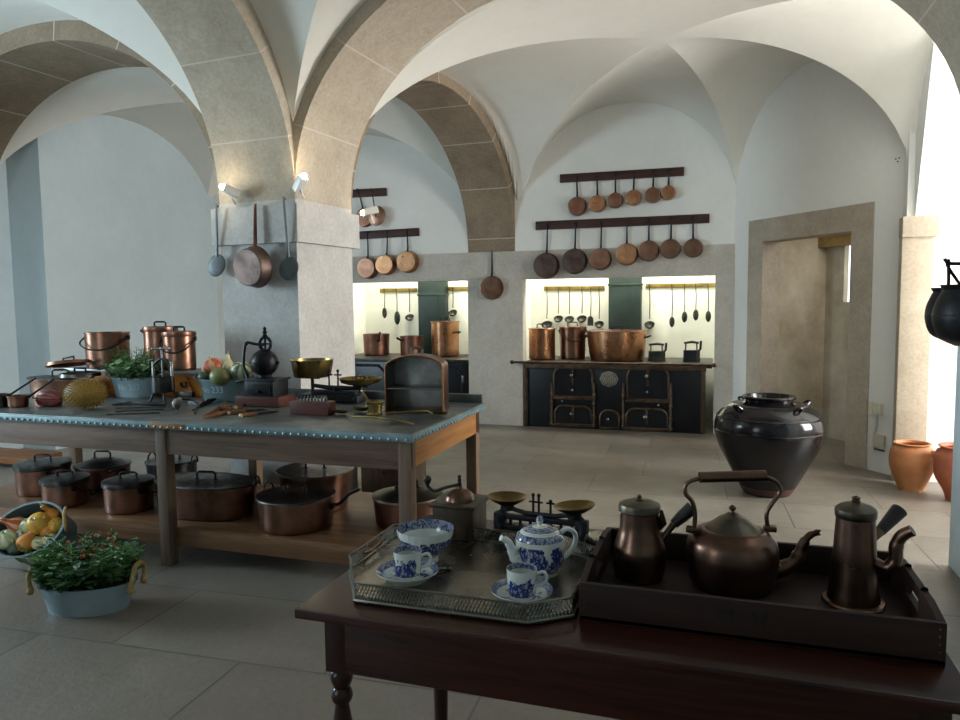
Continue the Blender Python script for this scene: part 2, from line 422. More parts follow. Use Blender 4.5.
m = MB(); lo = [dr(-.02, -.01), dr(.03, -.01), dr(.03, .2), dr(-.02, .2)]; hi = [dr(-.02, -.045), dr(.42, -.045), dr(.42, .2), dr(-.02, .2)]
m.add([(x, y, 1.95) for x, y in lo] + [(x, y, 3.62) for x, y in hi], [(0, 1, 2, 3), (4, 5, 6, 7), (0, 1, 5, 4), (1, 2, 6, 5), (2, 3, 7, 6), (3, 0, 4, 7)]); struct(m.build('trim_10', 'plaster'))
vault('ceiling.001', [PBL, (-2.93, YB), (-6.75, YB), (-6.98, 5.42)], (-4.85, 6.8), 3.66)
vault('ceiling.002', [PFR, RF, (1.25, .9), (A1e.x, A1e.y)], (-.85, 2.65), 3.78)
vault('ceiling.003', [(PFL.x, PFL.y, 1.04), (-7.05, 4.70), (-7.2, 1.5), (A1f.x, A1f.y)], (-5.6, 3.05), 3.78)
m = MB(); m.prism([(A1f.x, A1f.y), (A1e.x, A1e.y), (A1e.x, A1e.y - .7), (A1f.x, A1f.y - .7)], 0, 2.5); struct(m.build('stone_pillar.001', 'pillarstone'))
m = MB(); m.bb((1.0, 4.3, 4.0), (5.2, 7, 4.15)); struct(m.build('ceiling.004', 'plaster'))
m = MB(); m.bb((-9, -2.2, 3.8), (5, 1.6, 3.9)); struct(m.build('ceiling.005', 'plaster'))

# fireplace wall
m = MB()
m.bb((-7.2, YB, 2.095), (.145, YB + .25, 4.2)); m.bb((-7.2, YB, 0), (-5.2, YB + .25, 2.1))
struct(m.build('wall_back', 'plaster'))
FPL, FPR = on(523, 300, YB).x, on(715, 300, YB).x                       # big fireplace opening
F2L, F2R = -4.85, on(468, 300, YB).x
m = MB(); YS = YB - .012
m.bb((-5.2, YS, 1.765), (.135, YB + .16, 2.1), .012); struct(m.build('trim_6', 'stone'))
m = MB()
for a, b in ((FPR, .135), (F2R, FPL), (-5.2, F2L)): m.bb((a, YS, 0), (b, YB + .16, 1.77), .01)
struct(m.build('trim_7', 'stone'))
def niche(name, x0, x1):
    mb = MB(); yb = YB + 1.0
    mb.bb((x0 - .1, YB + .15, 0), (x0, yb, 2.6)); mb.bb((x1, YB + .15, 0), (x1 + .1, yb, 2.6)); mb.bb((x0 - .1, yb, 0), (x1 + .1, yb + .1, 2.6)); mb.bb((x0 - .1, YB + .2, 2.6), (x1 + .1, yb + .1, 2.7)); mb.bb((x0 - .1, YB + .2, 1.78), (x1 + .1, YB + .158, 2.6))
    return struct(mb.build(name, 'niche'))
niche('wall_fireplace', FPL - .16, FPR + .06); niche('wall_fireplace.001', F2L, F2R + .1)

# door wall (runs diagonally), with its stone frame and the passage behind
DA = Vector((.13, YB)); DB = DE; dv = (DB - DA).normalized(); dn = Vector((-dv.y, dv.x))       # dn points out of the room
if dn.y < 0: dn = -dn
def dw(s, n=0.0): p = DA + dv * s + dn * n; return (p.x, p.y)
def sx(px, py): q = onpl(px, py, DA, DB); return (Vector((q.x, q.y)) - DA).dot(dv)
SO0, SO1, SI0, SI1 = sx(750, 219), sx(875, 203), sx(764, 240), sx(852.5, 231); SL = (DB - DA).length
ZO, ZI = 2.315, 2.088
def slab(mb, s0, s1, n0, n1, z0, z1): mb.prism([dw(s0, n0), dw(s1, n0), dw(s1, n1), dw(s0, n1)], z0, z1)
m = MB(); slab(m, -.05, SO0 + .05, 0, .3, 0, ZO - .05); slab(m, SO1 - .05, SL, 0, .3, 0, ZO - .05); slab(m, -.05, SL, 0, .3, ZO - .05, 4.2); struct(m.build('wall_diagonal', 'plaster'))
m = MB(); slab(m, SO0, SI0, -.015, .22, 0, ZO); slab(m, SI1, SO1, -.015, .22, 0, ZO); slab(m, SI0 - .01, SI1 + .01, -.015, .22, ZI, ZO)
struct(m.build('door_1', 'doorstone'))
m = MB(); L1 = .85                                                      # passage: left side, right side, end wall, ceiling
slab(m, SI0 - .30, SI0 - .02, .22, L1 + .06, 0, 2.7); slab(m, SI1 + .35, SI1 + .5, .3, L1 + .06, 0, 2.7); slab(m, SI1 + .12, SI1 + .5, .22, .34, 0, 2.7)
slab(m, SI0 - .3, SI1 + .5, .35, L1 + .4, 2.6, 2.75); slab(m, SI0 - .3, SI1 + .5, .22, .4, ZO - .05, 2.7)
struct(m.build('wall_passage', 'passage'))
EA, EB = dw(0, L1), dw(3, L1)
def se(px, py): q = onpl(px, py, EA, EB); return (Vector((q.x, q.y)) - Vector(EA)).dot(dv), q.z
wl, wz1 = se(845, 242); wr, wz0 = se(858, 302)
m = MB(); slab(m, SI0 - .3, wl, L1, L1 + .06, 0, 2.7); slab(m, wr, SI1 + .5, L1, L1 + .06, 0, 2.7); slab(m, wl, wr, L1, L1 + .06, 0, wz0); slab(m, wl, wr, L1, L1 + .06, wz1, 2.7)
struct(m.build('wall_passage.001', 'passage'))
ol, oz1 = se(809, 231); _, oz0 = se(815, 249)
m = MB(); slab(m, ol, SI1 + .3, L1 - .12, L1, oz0, oz1); struct(m.build('trim_8', 'oldwood'))

# right bay: wall facing the room, engaged stone pier, window wall
YR = 6.66
m = MB(); m.bb((1.40, YR, 0), (4.6, YR + .2, 4.2)); struct(m.build('wall_right', 'plaster'))
pl0, pl1 = on(900, 300, YR - .06).x, on(932, 300, YR - .06).x; zc = on(915, 216, YR - .08).z
m = MB(); m.bb((pl0, YR - .06, 0), (pl1, YR + .05, zc - .16), .008); m.bb((pl0 - .005, YR - .085, zc - .165), (pl1 + .03, YR + .05, zc), .01); struct(m.build('trim_9', 'beige'))
def wall_x(name, X, y0, y1, h, win, mat='plaster', t=.3):                # wall in the plane X with window openings (y0, y1, z0, z1)
    mb = MB(); y = y0
    for (a, b, c, d) in win:
        mb.bb((X, y, 0), (X + t, a, h)); mb.bb((X, a, 0), (X + t, b, c)); mb.bb((X, a, d), (X + t, b, h)); y = b
    mb.bb((X, y, 0), (X + t, y1, h)); return struct(mb.build(name, mat))
wall_x('wall_right.001', 4.3, 3.2, 6.9, 4.1, [(4.6, 6.1, .9, 3.2)])
m = MB(); m.bb((2.0, 3.2, 0), (4.6, 3.5, 4.2)); struct(m.build('wall_right.002', 'plaster'))
m = MB(); m.bb((1.75, -2.2, 0), (2.0, 3.9, 4.2)); struct(m.build('wall_right.003', 'plaster'))
# left walls
XL, XL2 = -6.60, -7.05; YJ = onx(47, 300, XL).y
m = MB(); m.bb((XL - .6, YJ, 0), (XL, YB + .1, 4.2)); struct(m.build('wall_left', 'plaster_light_tint'))
wall_x('wall_left.001', XL2 - .3, 4.75, YJ + .1, 4.2, [], 'plaster_light_tint')
wall_x('wall_left.002', -8.6, -2.2, 5.6, 4.2, [(1.2, 2.7, 1.0, 3.0)], 'plaster_light_tint')
m = MB(); m.bb((-8.4, 5.3, 0), (-7.2, 5.6, 4.2)); struct(m.build('wall_left.003', 'plaster_light_tint'))
# wall behind the camera, with an opening added for fill light
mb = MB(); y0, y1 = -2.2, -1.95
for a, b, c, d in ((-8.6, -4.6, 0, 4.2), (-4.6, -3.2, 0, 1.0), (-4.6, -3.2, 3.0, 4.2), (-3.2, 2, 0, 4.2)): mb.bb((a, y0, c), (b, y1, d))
struct(mb.build('wall_front', 'plaster_light_tint'))
# window sashes
def sash(name, loc, rz, w, h):
    mb = MB()
    for x in (-w / 2, 0, w / 2): mb.box((x, 0, h / 2), (.05, .05, h))
    for k in range(4): mb.box((0, 0, h * k / 3), (w, .045, .05))
    o = struct(mb.build(name, 'white')); o.location = loc; o.rotation_euler = (0, 0, rz)
sash('window_1', (4.45, 5.35, .9), pi / 2, 1.5, 2.3); sash('window_2', (-8.45, 1.95, 1.0), pi / 2, 1.5, 2.0); sash('fill_window', (-3.9, -2.1, 1.0), 0, 1.4, 2.0)  # the last sash is made up, framing the added fill opening

# ------------------------------------------------------------------ light
W = bpy.data.worlds.new('daylight'); SC.world = W; W.use_nodes = True
W.node_tree.nodes['Background'].inputs[0].default_value = (.86, .93, 1, 1); W.node_tree.nodes['Background'].inputs[1].default_value = 2.6
def area(name, loc, to, sx_, sy_, p, col=(1, 1, 1), spread=180):
    l = bpy.data.lights.new(name, 'AREA'); l.shape = 'RECTANGLE'; l.size = sx_; l.size_y = sy_; l.energy = p; l.color = col; l.spread = R_(spread)
    o = bpy.data.objects.new(name, l); COL.objects.link(o); o.location = loc
    o.rotation_euler = (Vector(to) - Vector(loc)).to_track_quat('-Z', 'Y').to_euler(); return o
area('daylight_right', (4.62, 5.35, 2.05), (0, 5.35, 2.0), 1.45, 2.2, 420, (1, .985, .95))
area('daylight_left', (-8.75, 1.95, 2.0), (0, 1.95, 1.9), 1.45, 1.9, 360, (.64, .86, 1))
area('fill_front', (-3.9, -2.3, 2.0), (-3.9, 5, 1.9), 1.35, 1.9, 42, (.80, .92, 1))  # fill lamp added behind the camera, no known window there
area('fireplace_tube', (-1.15, YB + .55, 2.5), (-1.15, YB + .62, 0), 1.8, .3, 50, (1, .98, .86))
area('fireplace_tube.001', (-3.7, YB + .55, 2.5), (-3.7, YB + .62, 0), 1.3, .3, 38, (1, .98, .85))
q = dw(SI1 + .2, .5); area('passage_fill', (q[0], q[1], 2.2), (dw(SI0, .7)[0], dw(SI0, .7)[1], .8), .3, .3, 8, (1, .95, .88))  # hidden fill lamp added to brighten the passage

# spot lamps on the pillar
def spot(label, p, dirv, lit=True, power=1.7):
    dirv = Vector(dirv).normalized(); t = thing('spot_lamp', label, 'lamp', p)
    rot = Matrix.Identity(4); qd = dirv.to_track_quat('X', 'Z').to_matrix().to_4x4()
    mb = MB(); mb.box((0, 0, 0), (.12, .06, .055), .008, m=qd); mb.build('housing', 'white', t)
    mb = MB(); mb.tube([(0, 0, -.02), (0, .02, -.07), (.0, .05, -.09)], .007, 6); mb.build('bracket', 'white', t)
    mb = MB(); mb.ball(dirv * .066, .022, 12); b = mb.build('bulb', 'bulb' if lit else 'tin', t)
    if lit:
        l = bpy.data.lights.new('spot_glow', 'POINT'); l.energy = power; l.color = (1, .85, .6); l.shadow_soft_size = .03
        o = bpy.data.objects.new('spot_glow', l); COL.objects.link(o); o.location = Vector(p) + dirv * .12
    return t
def yfront(px, py):                       # on the front face of the pillar
    return onpl(px, py, PFL, PFR)
def yright(px, py): return onpl(px, py, PFR, PBR)
q = yfront(239, 193); spot('white spot lamp with glowing bulb at the left edge of the stone pillar', (q.x, q.y - .09, q.z), (-.35, -.5, .25))
q = yright(297, 186); spot('white spot lamp on the corner of the pillar where two arches meet', (q.x + .07, q.y - .07, q.z), (.55, -.25, .6))
q = yright(357, 211); spot('white spot lamp beside the short upper pan rail', (q.x + .10, q.y + .05, q.z), (-.75, -.35, -.2), True, 1.0)

# ================================================================== PANS ON THE FIREPLACE WALL
def rail(name, label, x0, y0, x1, y1, Y, hgt, mat, hooks, th=.03, cat='rail', group=None):
    a, b = on(x0, y0, Y - th / 2), on(x1, y1, Y - th / 2); c = (a + b) / 2; L = (b - a).length; ang = math.atan2(b.z - a.z, b.x - a.x)
    t = thing(name, label, cat, c, group=group); rm = Matrix.Rotation(-ang, 4, 'Y')
    mb = MB(); mb.box((0, 0, 0), (L, th, hgt), .004, m=rm); mb.build('board', mat, t)
    for (hx, hy) in hooks:
        p = on(hx, hy, Y - th) - c
        mb = MB(); mb.tube([p + Vector((0, .01, .006)), p + Vector((0, -.025, .0)), p + Vector((0, -.033, .014))], .004, 6); mb.build('hook', 'iron', t)
    return t

def hang_pan(cx, cy, rp, tx, ty, Y, mat, label, group, dfac=.6, off=.03, lid=False, handlemat='iron', n=None):
    """Saucepan hung by its handle, base turned to the room."""
    c0 = on(cx, cy, Y - .08); r = rp * depth(c0) / F; d = r * dfac
    hk = on(tx, ty, Y - off); t = thing('hanging_saucepan' if not lid else 'pot_cover', label, 'pan' if not lid else 'lid', hk, group=group)
    c = on(cx, cy, Y - off - .01 - d) - hk; c.y = .012
    X = Matrix.Translation(c) @ Matrix.Rotation(-pi / 2, 4, 'X')
    mb = MB()
    if lid: prof = [(1e-4, -.012), (r * .6, -.012), (r, 0), (r, .004), (r * .6, -.006), (1e-4, -.006)]
    else: prof = [(1e-4, -d), (r * .88, -d), (r * .9, -d), (r * .935, -d * .98), (r * .95, -d * .9), (r, -.01), (r * 1.03, -.004), (r * 1.03, 0), (r * .985, 0), (r * .95, -d * .8), (r * .86, -d * .93), (1e-4, -d * .93)]
    mb.lathe(prof, 32); mb.xf(X); mb.build('body', mat, t)
    mb = MB(); u = Vector((-c.x, 0, -c.z)).normalized()
    if lid:
        mb.tube([c + u * -r * .15 + Vector((0, -.02, 0)), c + u * r * .5 + Vector((0, -.03, 0)), c + u * r * 1.05 + Vector((0, -.012, 0)), Vector((0, -.004, 0))], .007, 8, flat=.6)
    else:
        p0 = c + u * r * .97 + Vector((0, -d * .35, 0)); p1 = c + u * r * 1.25 + Vector((0, -d * .15, 0))
        mb.tube(spline([p0, p1, p1 * .35, Vector((0, -.006, -.012))], 4), [.011, .011, .0105, .010, .0095, .009, .0085, .008, .0075, .007, .007, .007, .0065], 8, flat=1.15)
        mb.tube(arc((0, -.006, .0), .012, 0, 2 * pi, 10, 'XZ')[:-1], .0035, 6, closed=True)
        for s in (-1, 1): mb.box(p0 + Vector((s * .012, .004, -.01)), (.02, .008, .03), .002)
    mb.build('handle', handlemat, t); return t

ups = [(576, 205.5, 9.3, 576.7, 176), (596.5, 203, 8.4, 597, 175), (614.5, 199.8, 7.7, 615.5, 174), (632.8, 197, 7.8, 634, 173), (652.3, 194.5, 7.8, 653.5, 172), (668, 192, 7.0, 668.8, 171)]
lows = [(544.5, 265.5, 12.8, 547.5, 225.5), (573, 261, 12.6, 575.7, 224), (599.5, 259, 10.9, 601.5, 222.5), (626, 254, 10.9, 627, 221.5), (648, 250.5, 10.3, 649, 220), (670, 248.5, 9.8, 671.5, 218.5), (693, 247.7, 9.3, 693, 217.5)]
rail('pan_rail', 'shorter dark pan rail high on the white wall, holding six small saucepans', 560, 178.8, 684, 171.5, YB, .095, 'railwood', [(p[3], p[4]) for p in ups])
rail('pan_rail', 'longer dark pan rail just above the stone lintel of the lit stove', 535.7, 226, 709.5, 218.5, YB, .1, 'railwood', [(p[3], p[4]) for p in lows])
ORD = ['leftmost', 'second from left', 'third from left', 'fourth from left', 'fifth from left', 'sixth from left', 'rightmost']
mats = ['copper', 'copperb', 'copper', 'copperb', 'copper', 'copperb']
for k, p in enumerate(ups):
    w = 'rightmost and smallest' if k == 5 else ORD[k] if k else 'leftmost and largest'
    hang_pan(*p, YB, mats[k], 'small copper saucepan hanging %s on the high six-pan rail' % w, 'saucepans on the high rail', .75)
mats = ['copperg', 'copperg', 'copper', 'copperb', 'copper', 'copper', 'copper']
desc = ['large dull grey-brown saucepan, leftmost', 'dull brown saucepan, second from left', 'copper saucepan, third from left', 'bright copper saucepan, fourth from left', 'copper saucepan, fifth from left', 'copper saucepan, sixth from left', 'smallest copper saucepan, rightmost']
for k, p in enumerate(lows):
    hang_pan(*p, YB, mats[k], desc[k] + ' on the long rail over the stove', 'saucepans on the long rail', .6)
rail('pan_rail', 'short dark pan rail high beside the pillar, above the smaller fireplace', 349, 194, 386.5, 192, YB, .1, 'railwood', [(358, 190), (371.7, 189.5)])
rail('pan_rail', 'dark pan rail low over the smaller fireplace, partly behind the pillar', 352, 236, 419, 232, YB, .1, 'railwood', [(367.5, 233), (387.5, 231.5), (407, 231)])
hang_pan(363, 217, 9.5, 358, 190, YB, 'copper', 'copper saucepan half hidden behind the copper lid on the short high rail', 'pieces on the short rail', .35)
hang_pan(372.7, 215, 10, 371.7, 189.5, YB, 'copper', 'round copper lid with a straight black handle on the short high rail', 'pieces on the short rail', off=.12, lid=True)
for k, (p, d) in enumerate((((364.5, 268, 10.6, 367.5, 233), 'leftmost, tilted copper saucepan'), ((383, 264.5, 10.2, 387.5, 231.5), 'middle copper saucepan'), ((405, 261.6, 10.8, 407, 231), 'rightmost copper saucepan'))):
    hang_pan(*p, YB, ['copper', 'copperb', 'copperb'][k], d + ' of three on the rail above the smaller fireplace', 'saucepans over the smaller fireplace', .75)
hang_pan(489.6, 287.8, 11.6, 492, 252, YB, 'copper', 'copper saucepan hanging alone on the stone pier between the two fireplaces', None, .6)

# ------------------------------------------------------------------ utensils inside the two fireplaces
YN = YB + 1.0
def ladle_like(kind, tx, ty, bx, by, rp, label, group, Y=YN):
    nm = {'ladle': 'ladle', 'spoon': 'serving_spoon', 'slice': 'spatula'}[kind]
    hk = on(tx, ty, Y - .035); b = on(bx, by, Y - .06) - hk; b.y = -.03; r = rp * depth(hk) / F; t = thing(nm, label, nm.split('_')[-1], hk, group=group)
    mb = MB(); top = b + Vector((0, 0, r * (1.0 if kind != 'spoon' else 1.5)))
    mb.tube(spline([(0, 0, .012), (0, -.012, .018), (0, -.012, -.01), top * .5 + Vector((.004, 0, 0)), top], 4), .006, 6); mb.build('handle', 'utensil', t)
    mb = MB()
    if kind == 'ladle':
        prof = [(1e-4, -r * .8), (r * .55, -r * .68), (r * .9, -r * .3), (r, 0), (r * .95, 0), (r * .82, -r * .28), (r * .5, -r * .6), (1e-4, -r * .7)]
        mb.lathe(prof, 20); mb.xf(Matrix.Translation(b + Vector((0, -.01, 0))) @ Matrix.Rotation(R_(38), 4, 'X'))
    elif kind == 'spoon':
        mb.ball(b, r, 14, (.72, .28, 1.5))
    else:
        mb.prism([(-r * .75, -r * 1.2), (r * .75, -r * 1.2), (r * .7, r * .7), (r * .25, r * 1.2), (-r * .25, r * 1.2), (-r * .7, r * .7)], -.004, .004); mb.xf(Matrix.Translation(b) @ Matrix.Rotation(pi / 2, 4, 'X'))
    mb.build('bowl' if kind != 'slice' else 'blade', 'utensil', t); return t
uk = [('ladle', 547, 288.5, 547, 324.5, 5.6, 'large iron ladle, leftmost'), ('ladle', 558.5, 288.5, 558.5, 318.5, 4.8, 'iron ladle, second from left'), ('ladle', 569.5, 288.5, 569.5, 319, 4.8, 'iron ladle, third from left'),
      ('ladle', 582, 288.5, 582, 318.5, 5, 'iron ladle, fourth from left'), ('slice', 591, 288.5, 590.5, 321, 4, 'flat iron spatula between two ladles'), ('ladle', 599, 288.5, 599.3, 324, 4.8, 'iron ladle, rightmost')]
for k, tx, ty, bx, by, rp, d in uk: ladle_like(k, tx, ty, bx, by, rp, d + ' on the left rail behind the big stove', 'utensils left of the flue')
rail('utensil_rail', 'brassy utensil rail left of the green flue behind the big stove', 544, 288.5, 604.5, 288, YN, .055, 'railbrass', [(u[1], u[2]) for u in uk], .02)
uk = [('ladle', 649.5, 285.8, 649.6, 324.5, 5.2, 'iron ladle beside four spoons'), ('spoon', 672, 285.6, 672, 322, 3.6, 'lowest and leftmost iron spoon of four'), ('spoon', 684.5, 285.4, 684.5, 317, 3.8, 'second iron spoon of four'),
      ('spoon', 695.8, 285.2, 695.8, 315, 3.8, 'third and highest iron spoon of four'), ('spoon', 708, 285, 708.3, 316.5, 3.8, 'rightmost iron spoon of four')]
for k, tx, ty, bx, by, rp, d in uk: ladle_like(k, tx, ty, bx, by, rp, d + ' on the rail right of the big stove flue', 'utensils right of the flue')
rail('utensil_rail', 'brassy utensil rail right of the green flue behind the big stove', 646, 286, 716, 285.2, YN, .055, 'railbrass', [(u[1], u[2]) for u in uk], .02)
uk = [('spoon', 384.5, 290, 384.7, 313, 3.6, 'narrow iron spoon, leftmost'), ('spoon', 396.5, 290, 397.3, 318, 4.6, 'broad pale spoon, middle'), ('ladle', 409.5, 290, 409.7, 317, 4.6, 'iron ladle, rightmost')]
for k, tx, ty, bx, by, rp, d in uk: ladle_like(k, tx, ty, bx, by, rp, d + ' of three on the rail in the smaller fireplace', 'utensils in the smaller fireplace')
rail('utensil_rail', 'brassy rail with three utensils in the smaller fireplace', 380, 290.5, 417, 290, YN, .055, 'railbrass', [(u[1], u[2]) for u in uk], .02)
ladle_like('ladle', 453, 289, 453, 312.5, 4.6, 'lone iron ladle right of the flue in the smaller fireplace', None)
rail('utensil_rail', 'brassy rail with a single ladle beside the pier of the smaller fireplace', 448, 289, 470, 288.6, YN, .055, 'railbrass', [(453, 289)], .02)

# ------------------------------------------------------------------ stoves
ZT = on(526, 361.5, YB).z                                                # height of the stove plate
def flue(label, x0, x1, seam):
    a, b = on(x0, 300, YN - .14), on(x1, 300, YN - .14); t = thing('flue', label, 'flue', ((a.x + b.x) / 2, YN - .075, ZT)); w = b.x - a.x; h = 2.45 - ZT
    mb = MB(); mb.box((0, 0, h / 2), (w, .13, h), .006); mb.build('duct', 'green', t)
    zs_ = on(x0, seam, YN - .14).z - ZT
    mb = MB(); mb.box((0, 0, zs_), (w + .02, .145, .025), .004); mb.build('seam_band', 'green', t)
    mb = MB(); mb.box((w * .22, -.068, zs_ / 2), (.012, .012, zs_ - .02), .002); mb.build('joint_strip', 'green', t)
flue('dark green sheet-metal flue rising behind the big black stove', 608.5, 641, 285)
flue('dark green sheet-metal flue in the smaller fireplace beside the pillar', 418, 445, 295)

def X_(px, py): return on(px, py, YB).x
def Z_(px, py): return on(px, py, YB).z
t = thing('kitchen_range', 'long black cast-iron range with brown trim in the big lit fireplace', 'stove', (0, YB, 0))
x0, x1 = FPL + .02, FPR - .1; ztop = ZT
mb = MB(); mb.bb((x0, .0, 0.0), (x1, .92, ztop - .05), .006); mb.build('body', 'stovepanel', t)
mb = MB(); mb.bb((x0 - .01, -.03, ztop - .045), (FPR - .02, .92, ztop), .006); mb.build('top_plate', 'stovetop', t)
mb = MB(); mb.bb((x0 - .01, -.045, ztop - .075), (x1 + .02, -.005, ztop - .02), .006); mb.build('edge_moulding', 'stovetrim', t)
ra, rb = X_(514, 358), X_(714, 363)
mb = MB(); zr = ztop + .0; mb.tube([(ra, -.09, zr), (rb, -.09, zr)], .014, 10)
for x in (ra, rb): mb.ball((x, -.09, zr), .026, 10)
for x in (x0 + .1, (x0 + x1) / 2, x1 - .05): mb.tube([(x, -.09, zr), (x, -.02, zr - .03)], .011, 8)
mb.build('towel_bar', 'stovetrim', t)
for x in (x0 + .012, x1 - .012):
    mb = MB(); mb.bb((x - .022, -.025, 0), (x + .022, .02, ztop - .06), .004); mb.build('corner_strip', 'stovetrim', t)
def oven_door(xa, ya, xb, yb, knobs, strap=True):
    ax, az = X_(xa, yb), Z_(xa, yb); bx, bz = X_(xb, ya), Z_(xb, ya); w, h = bx - ax, bz - az; r = min(.11, h * .45)
    poly = [(ax, az), (bx, az)] + [(p.x, p.z) for p in arc((bx - r, 0, bz - r), r, 0, pi / 2, 8)] + [(p.x, p.z) for p in arc((ax + r, 0, bz - r), r, pi / 2, pi, 8)]
    mb = MB(); mb.prism(poly, .0, .02); mb.xf(Matrix.Rotation(pi / 2, 4, 'X')); d = mb.build('oven_door', 'stovepanel', t)
    mb = MB(); mb.tube([Vector((p[0], -.022, p[1])) for p in poly], .0165, 8, closed=True); mb.build('door_frame', 'stovetrim', d)
    for (kx, ky, kr) in knobs:
        p = Vector((X_(kx, ky), -.035, Z_(kx, ky))); mb = MB(); mb.ball(p + Vector((0, -.02, 0)), kr * 1.35, 12); mb.tube([p + Vector((0, .02, 0)), p], .008, 8); mb.build('knob', 'silver', d)
    if strap:
        cx = (ax + bx) / 2; mb = MB(); mb.box((cx, -.03, bz - .1), (.03, .02, min(.22, h * .75)), .006); mb.box((cx, -.03, bz + .0), (.055, .025, .03), .006); mb.build('latch', 'stovetrim', d)
oven_door(554.5, 367, 593, 396, [(572.5, 375, .022), (573, 389.5, .014)])
oven_door(555.5, 406.5, 592, 423.5, [(572.5, 413.5, .02)])
oven_door(627.5, 368, 669, 399, [(647, 376, .022), (647.5, 391.5, .014)])
oven_door(626.5, 409.5, 668, 427.5, [(646, 416.5, .024)])
oven_door(600.5, 410.5, 619.5, 427.5, [(608.5, 418.5, .017)], False)
for xa in (552.3, 594.5, 623.8, 671): 
    xw = X_(xa, 400); mb = MB(); mb.tube([(xw, -.03, .03), (xw, -.03, Z_(xa, 383))], .016, 8)
    for zf in (.05, .16, .3, .4): mb.ball((xw, -.03, zf), .024, 8, (1, 1, 1.3))
    mb.build('hinge_post', 'stovetrim', t)
for a, b, y in ((552, 595, 397.5), (553, 595, 424.5), (624, 671, 400.5), (624, 671, 428.5)):
    mb = MB(); mb.bb((X_(a, y), -.035, Z_(a, y) - .014), (X_(b, y), -.005, Z_(a, y) + .014), .004); mb.build('cross_rail', 'stovetrim', t)
for kx, ky in ((562.5, 400.7), (658.5, 405)):
    mb = MB(); mb.ball((X_(kx, ky), -.02, Z_(kx, ky)), .014, 8); mb.build('draught_knob', 'tin', t)
mb = MB(); cx, cz = X_(609, 379), Z_(609, 379); mb.lathe([(1e-4, .012), (.075, .01), (.1, .006), (.105, 0)], 28, sx=1.0, sy=.86, wob=lambda a, r, z: 1 + .03 * math.cos(8 * a)); mb.xf(Matrix.Translation((cx, -.001, cz)) @ Matrix.Rotation(pi / 2, 4, 'X')); pq = mb.build('maker_plate', 'plaque', t)
mb = MB()
for rr, nn in ((.085, 24), (.06, 13), (.035, 8), (.01, 2)):
    for k in range(nn): mb.ball((cx + rr * math.cos(2 * pi * k / nn), -.012, cz + rr * .84 * math.sin(2 * pi * k / nn)), .007, 6)
mb.build('relief_ornament', 'stovepanel', pq)

t = thing('kitchen_range', 'dark range in the smaller fireplace, mostly hidden behind the kitchen table', 'stove', (0, YB, 0))
x0, x1 = F2L + .02, F2R - .02
mb = MB(); mb.bb((x0, .02, 0), (x1, .92, ZT - .03), .006); mb.build('body', 'stovepanel', t)
mb = MB(); mb.bb((x0 - .01, -.02, ZT - .03), (x1 + .01, .92, ZT + .01), .006); mb.build('top_plate', 'stovetop', t)
for a, b in ((x0 + .1, x0 + .75), (x0 + .85, x1 - .08)):
    mb = MB(); mb.tube([(a, .01, .1), (b, .01, .1), (b, .01, .6), (b - .1, .01, .7), (a + .1, .01, .7), (a, .01, .6)], .018, 8, closed=True); mb.build('panel_frame', 'cast', t)
mb = MB(); mb.box((x1 - .06, .01, .55), (.035, .03, .09), .006); mb.build('catch', 'tin', t)

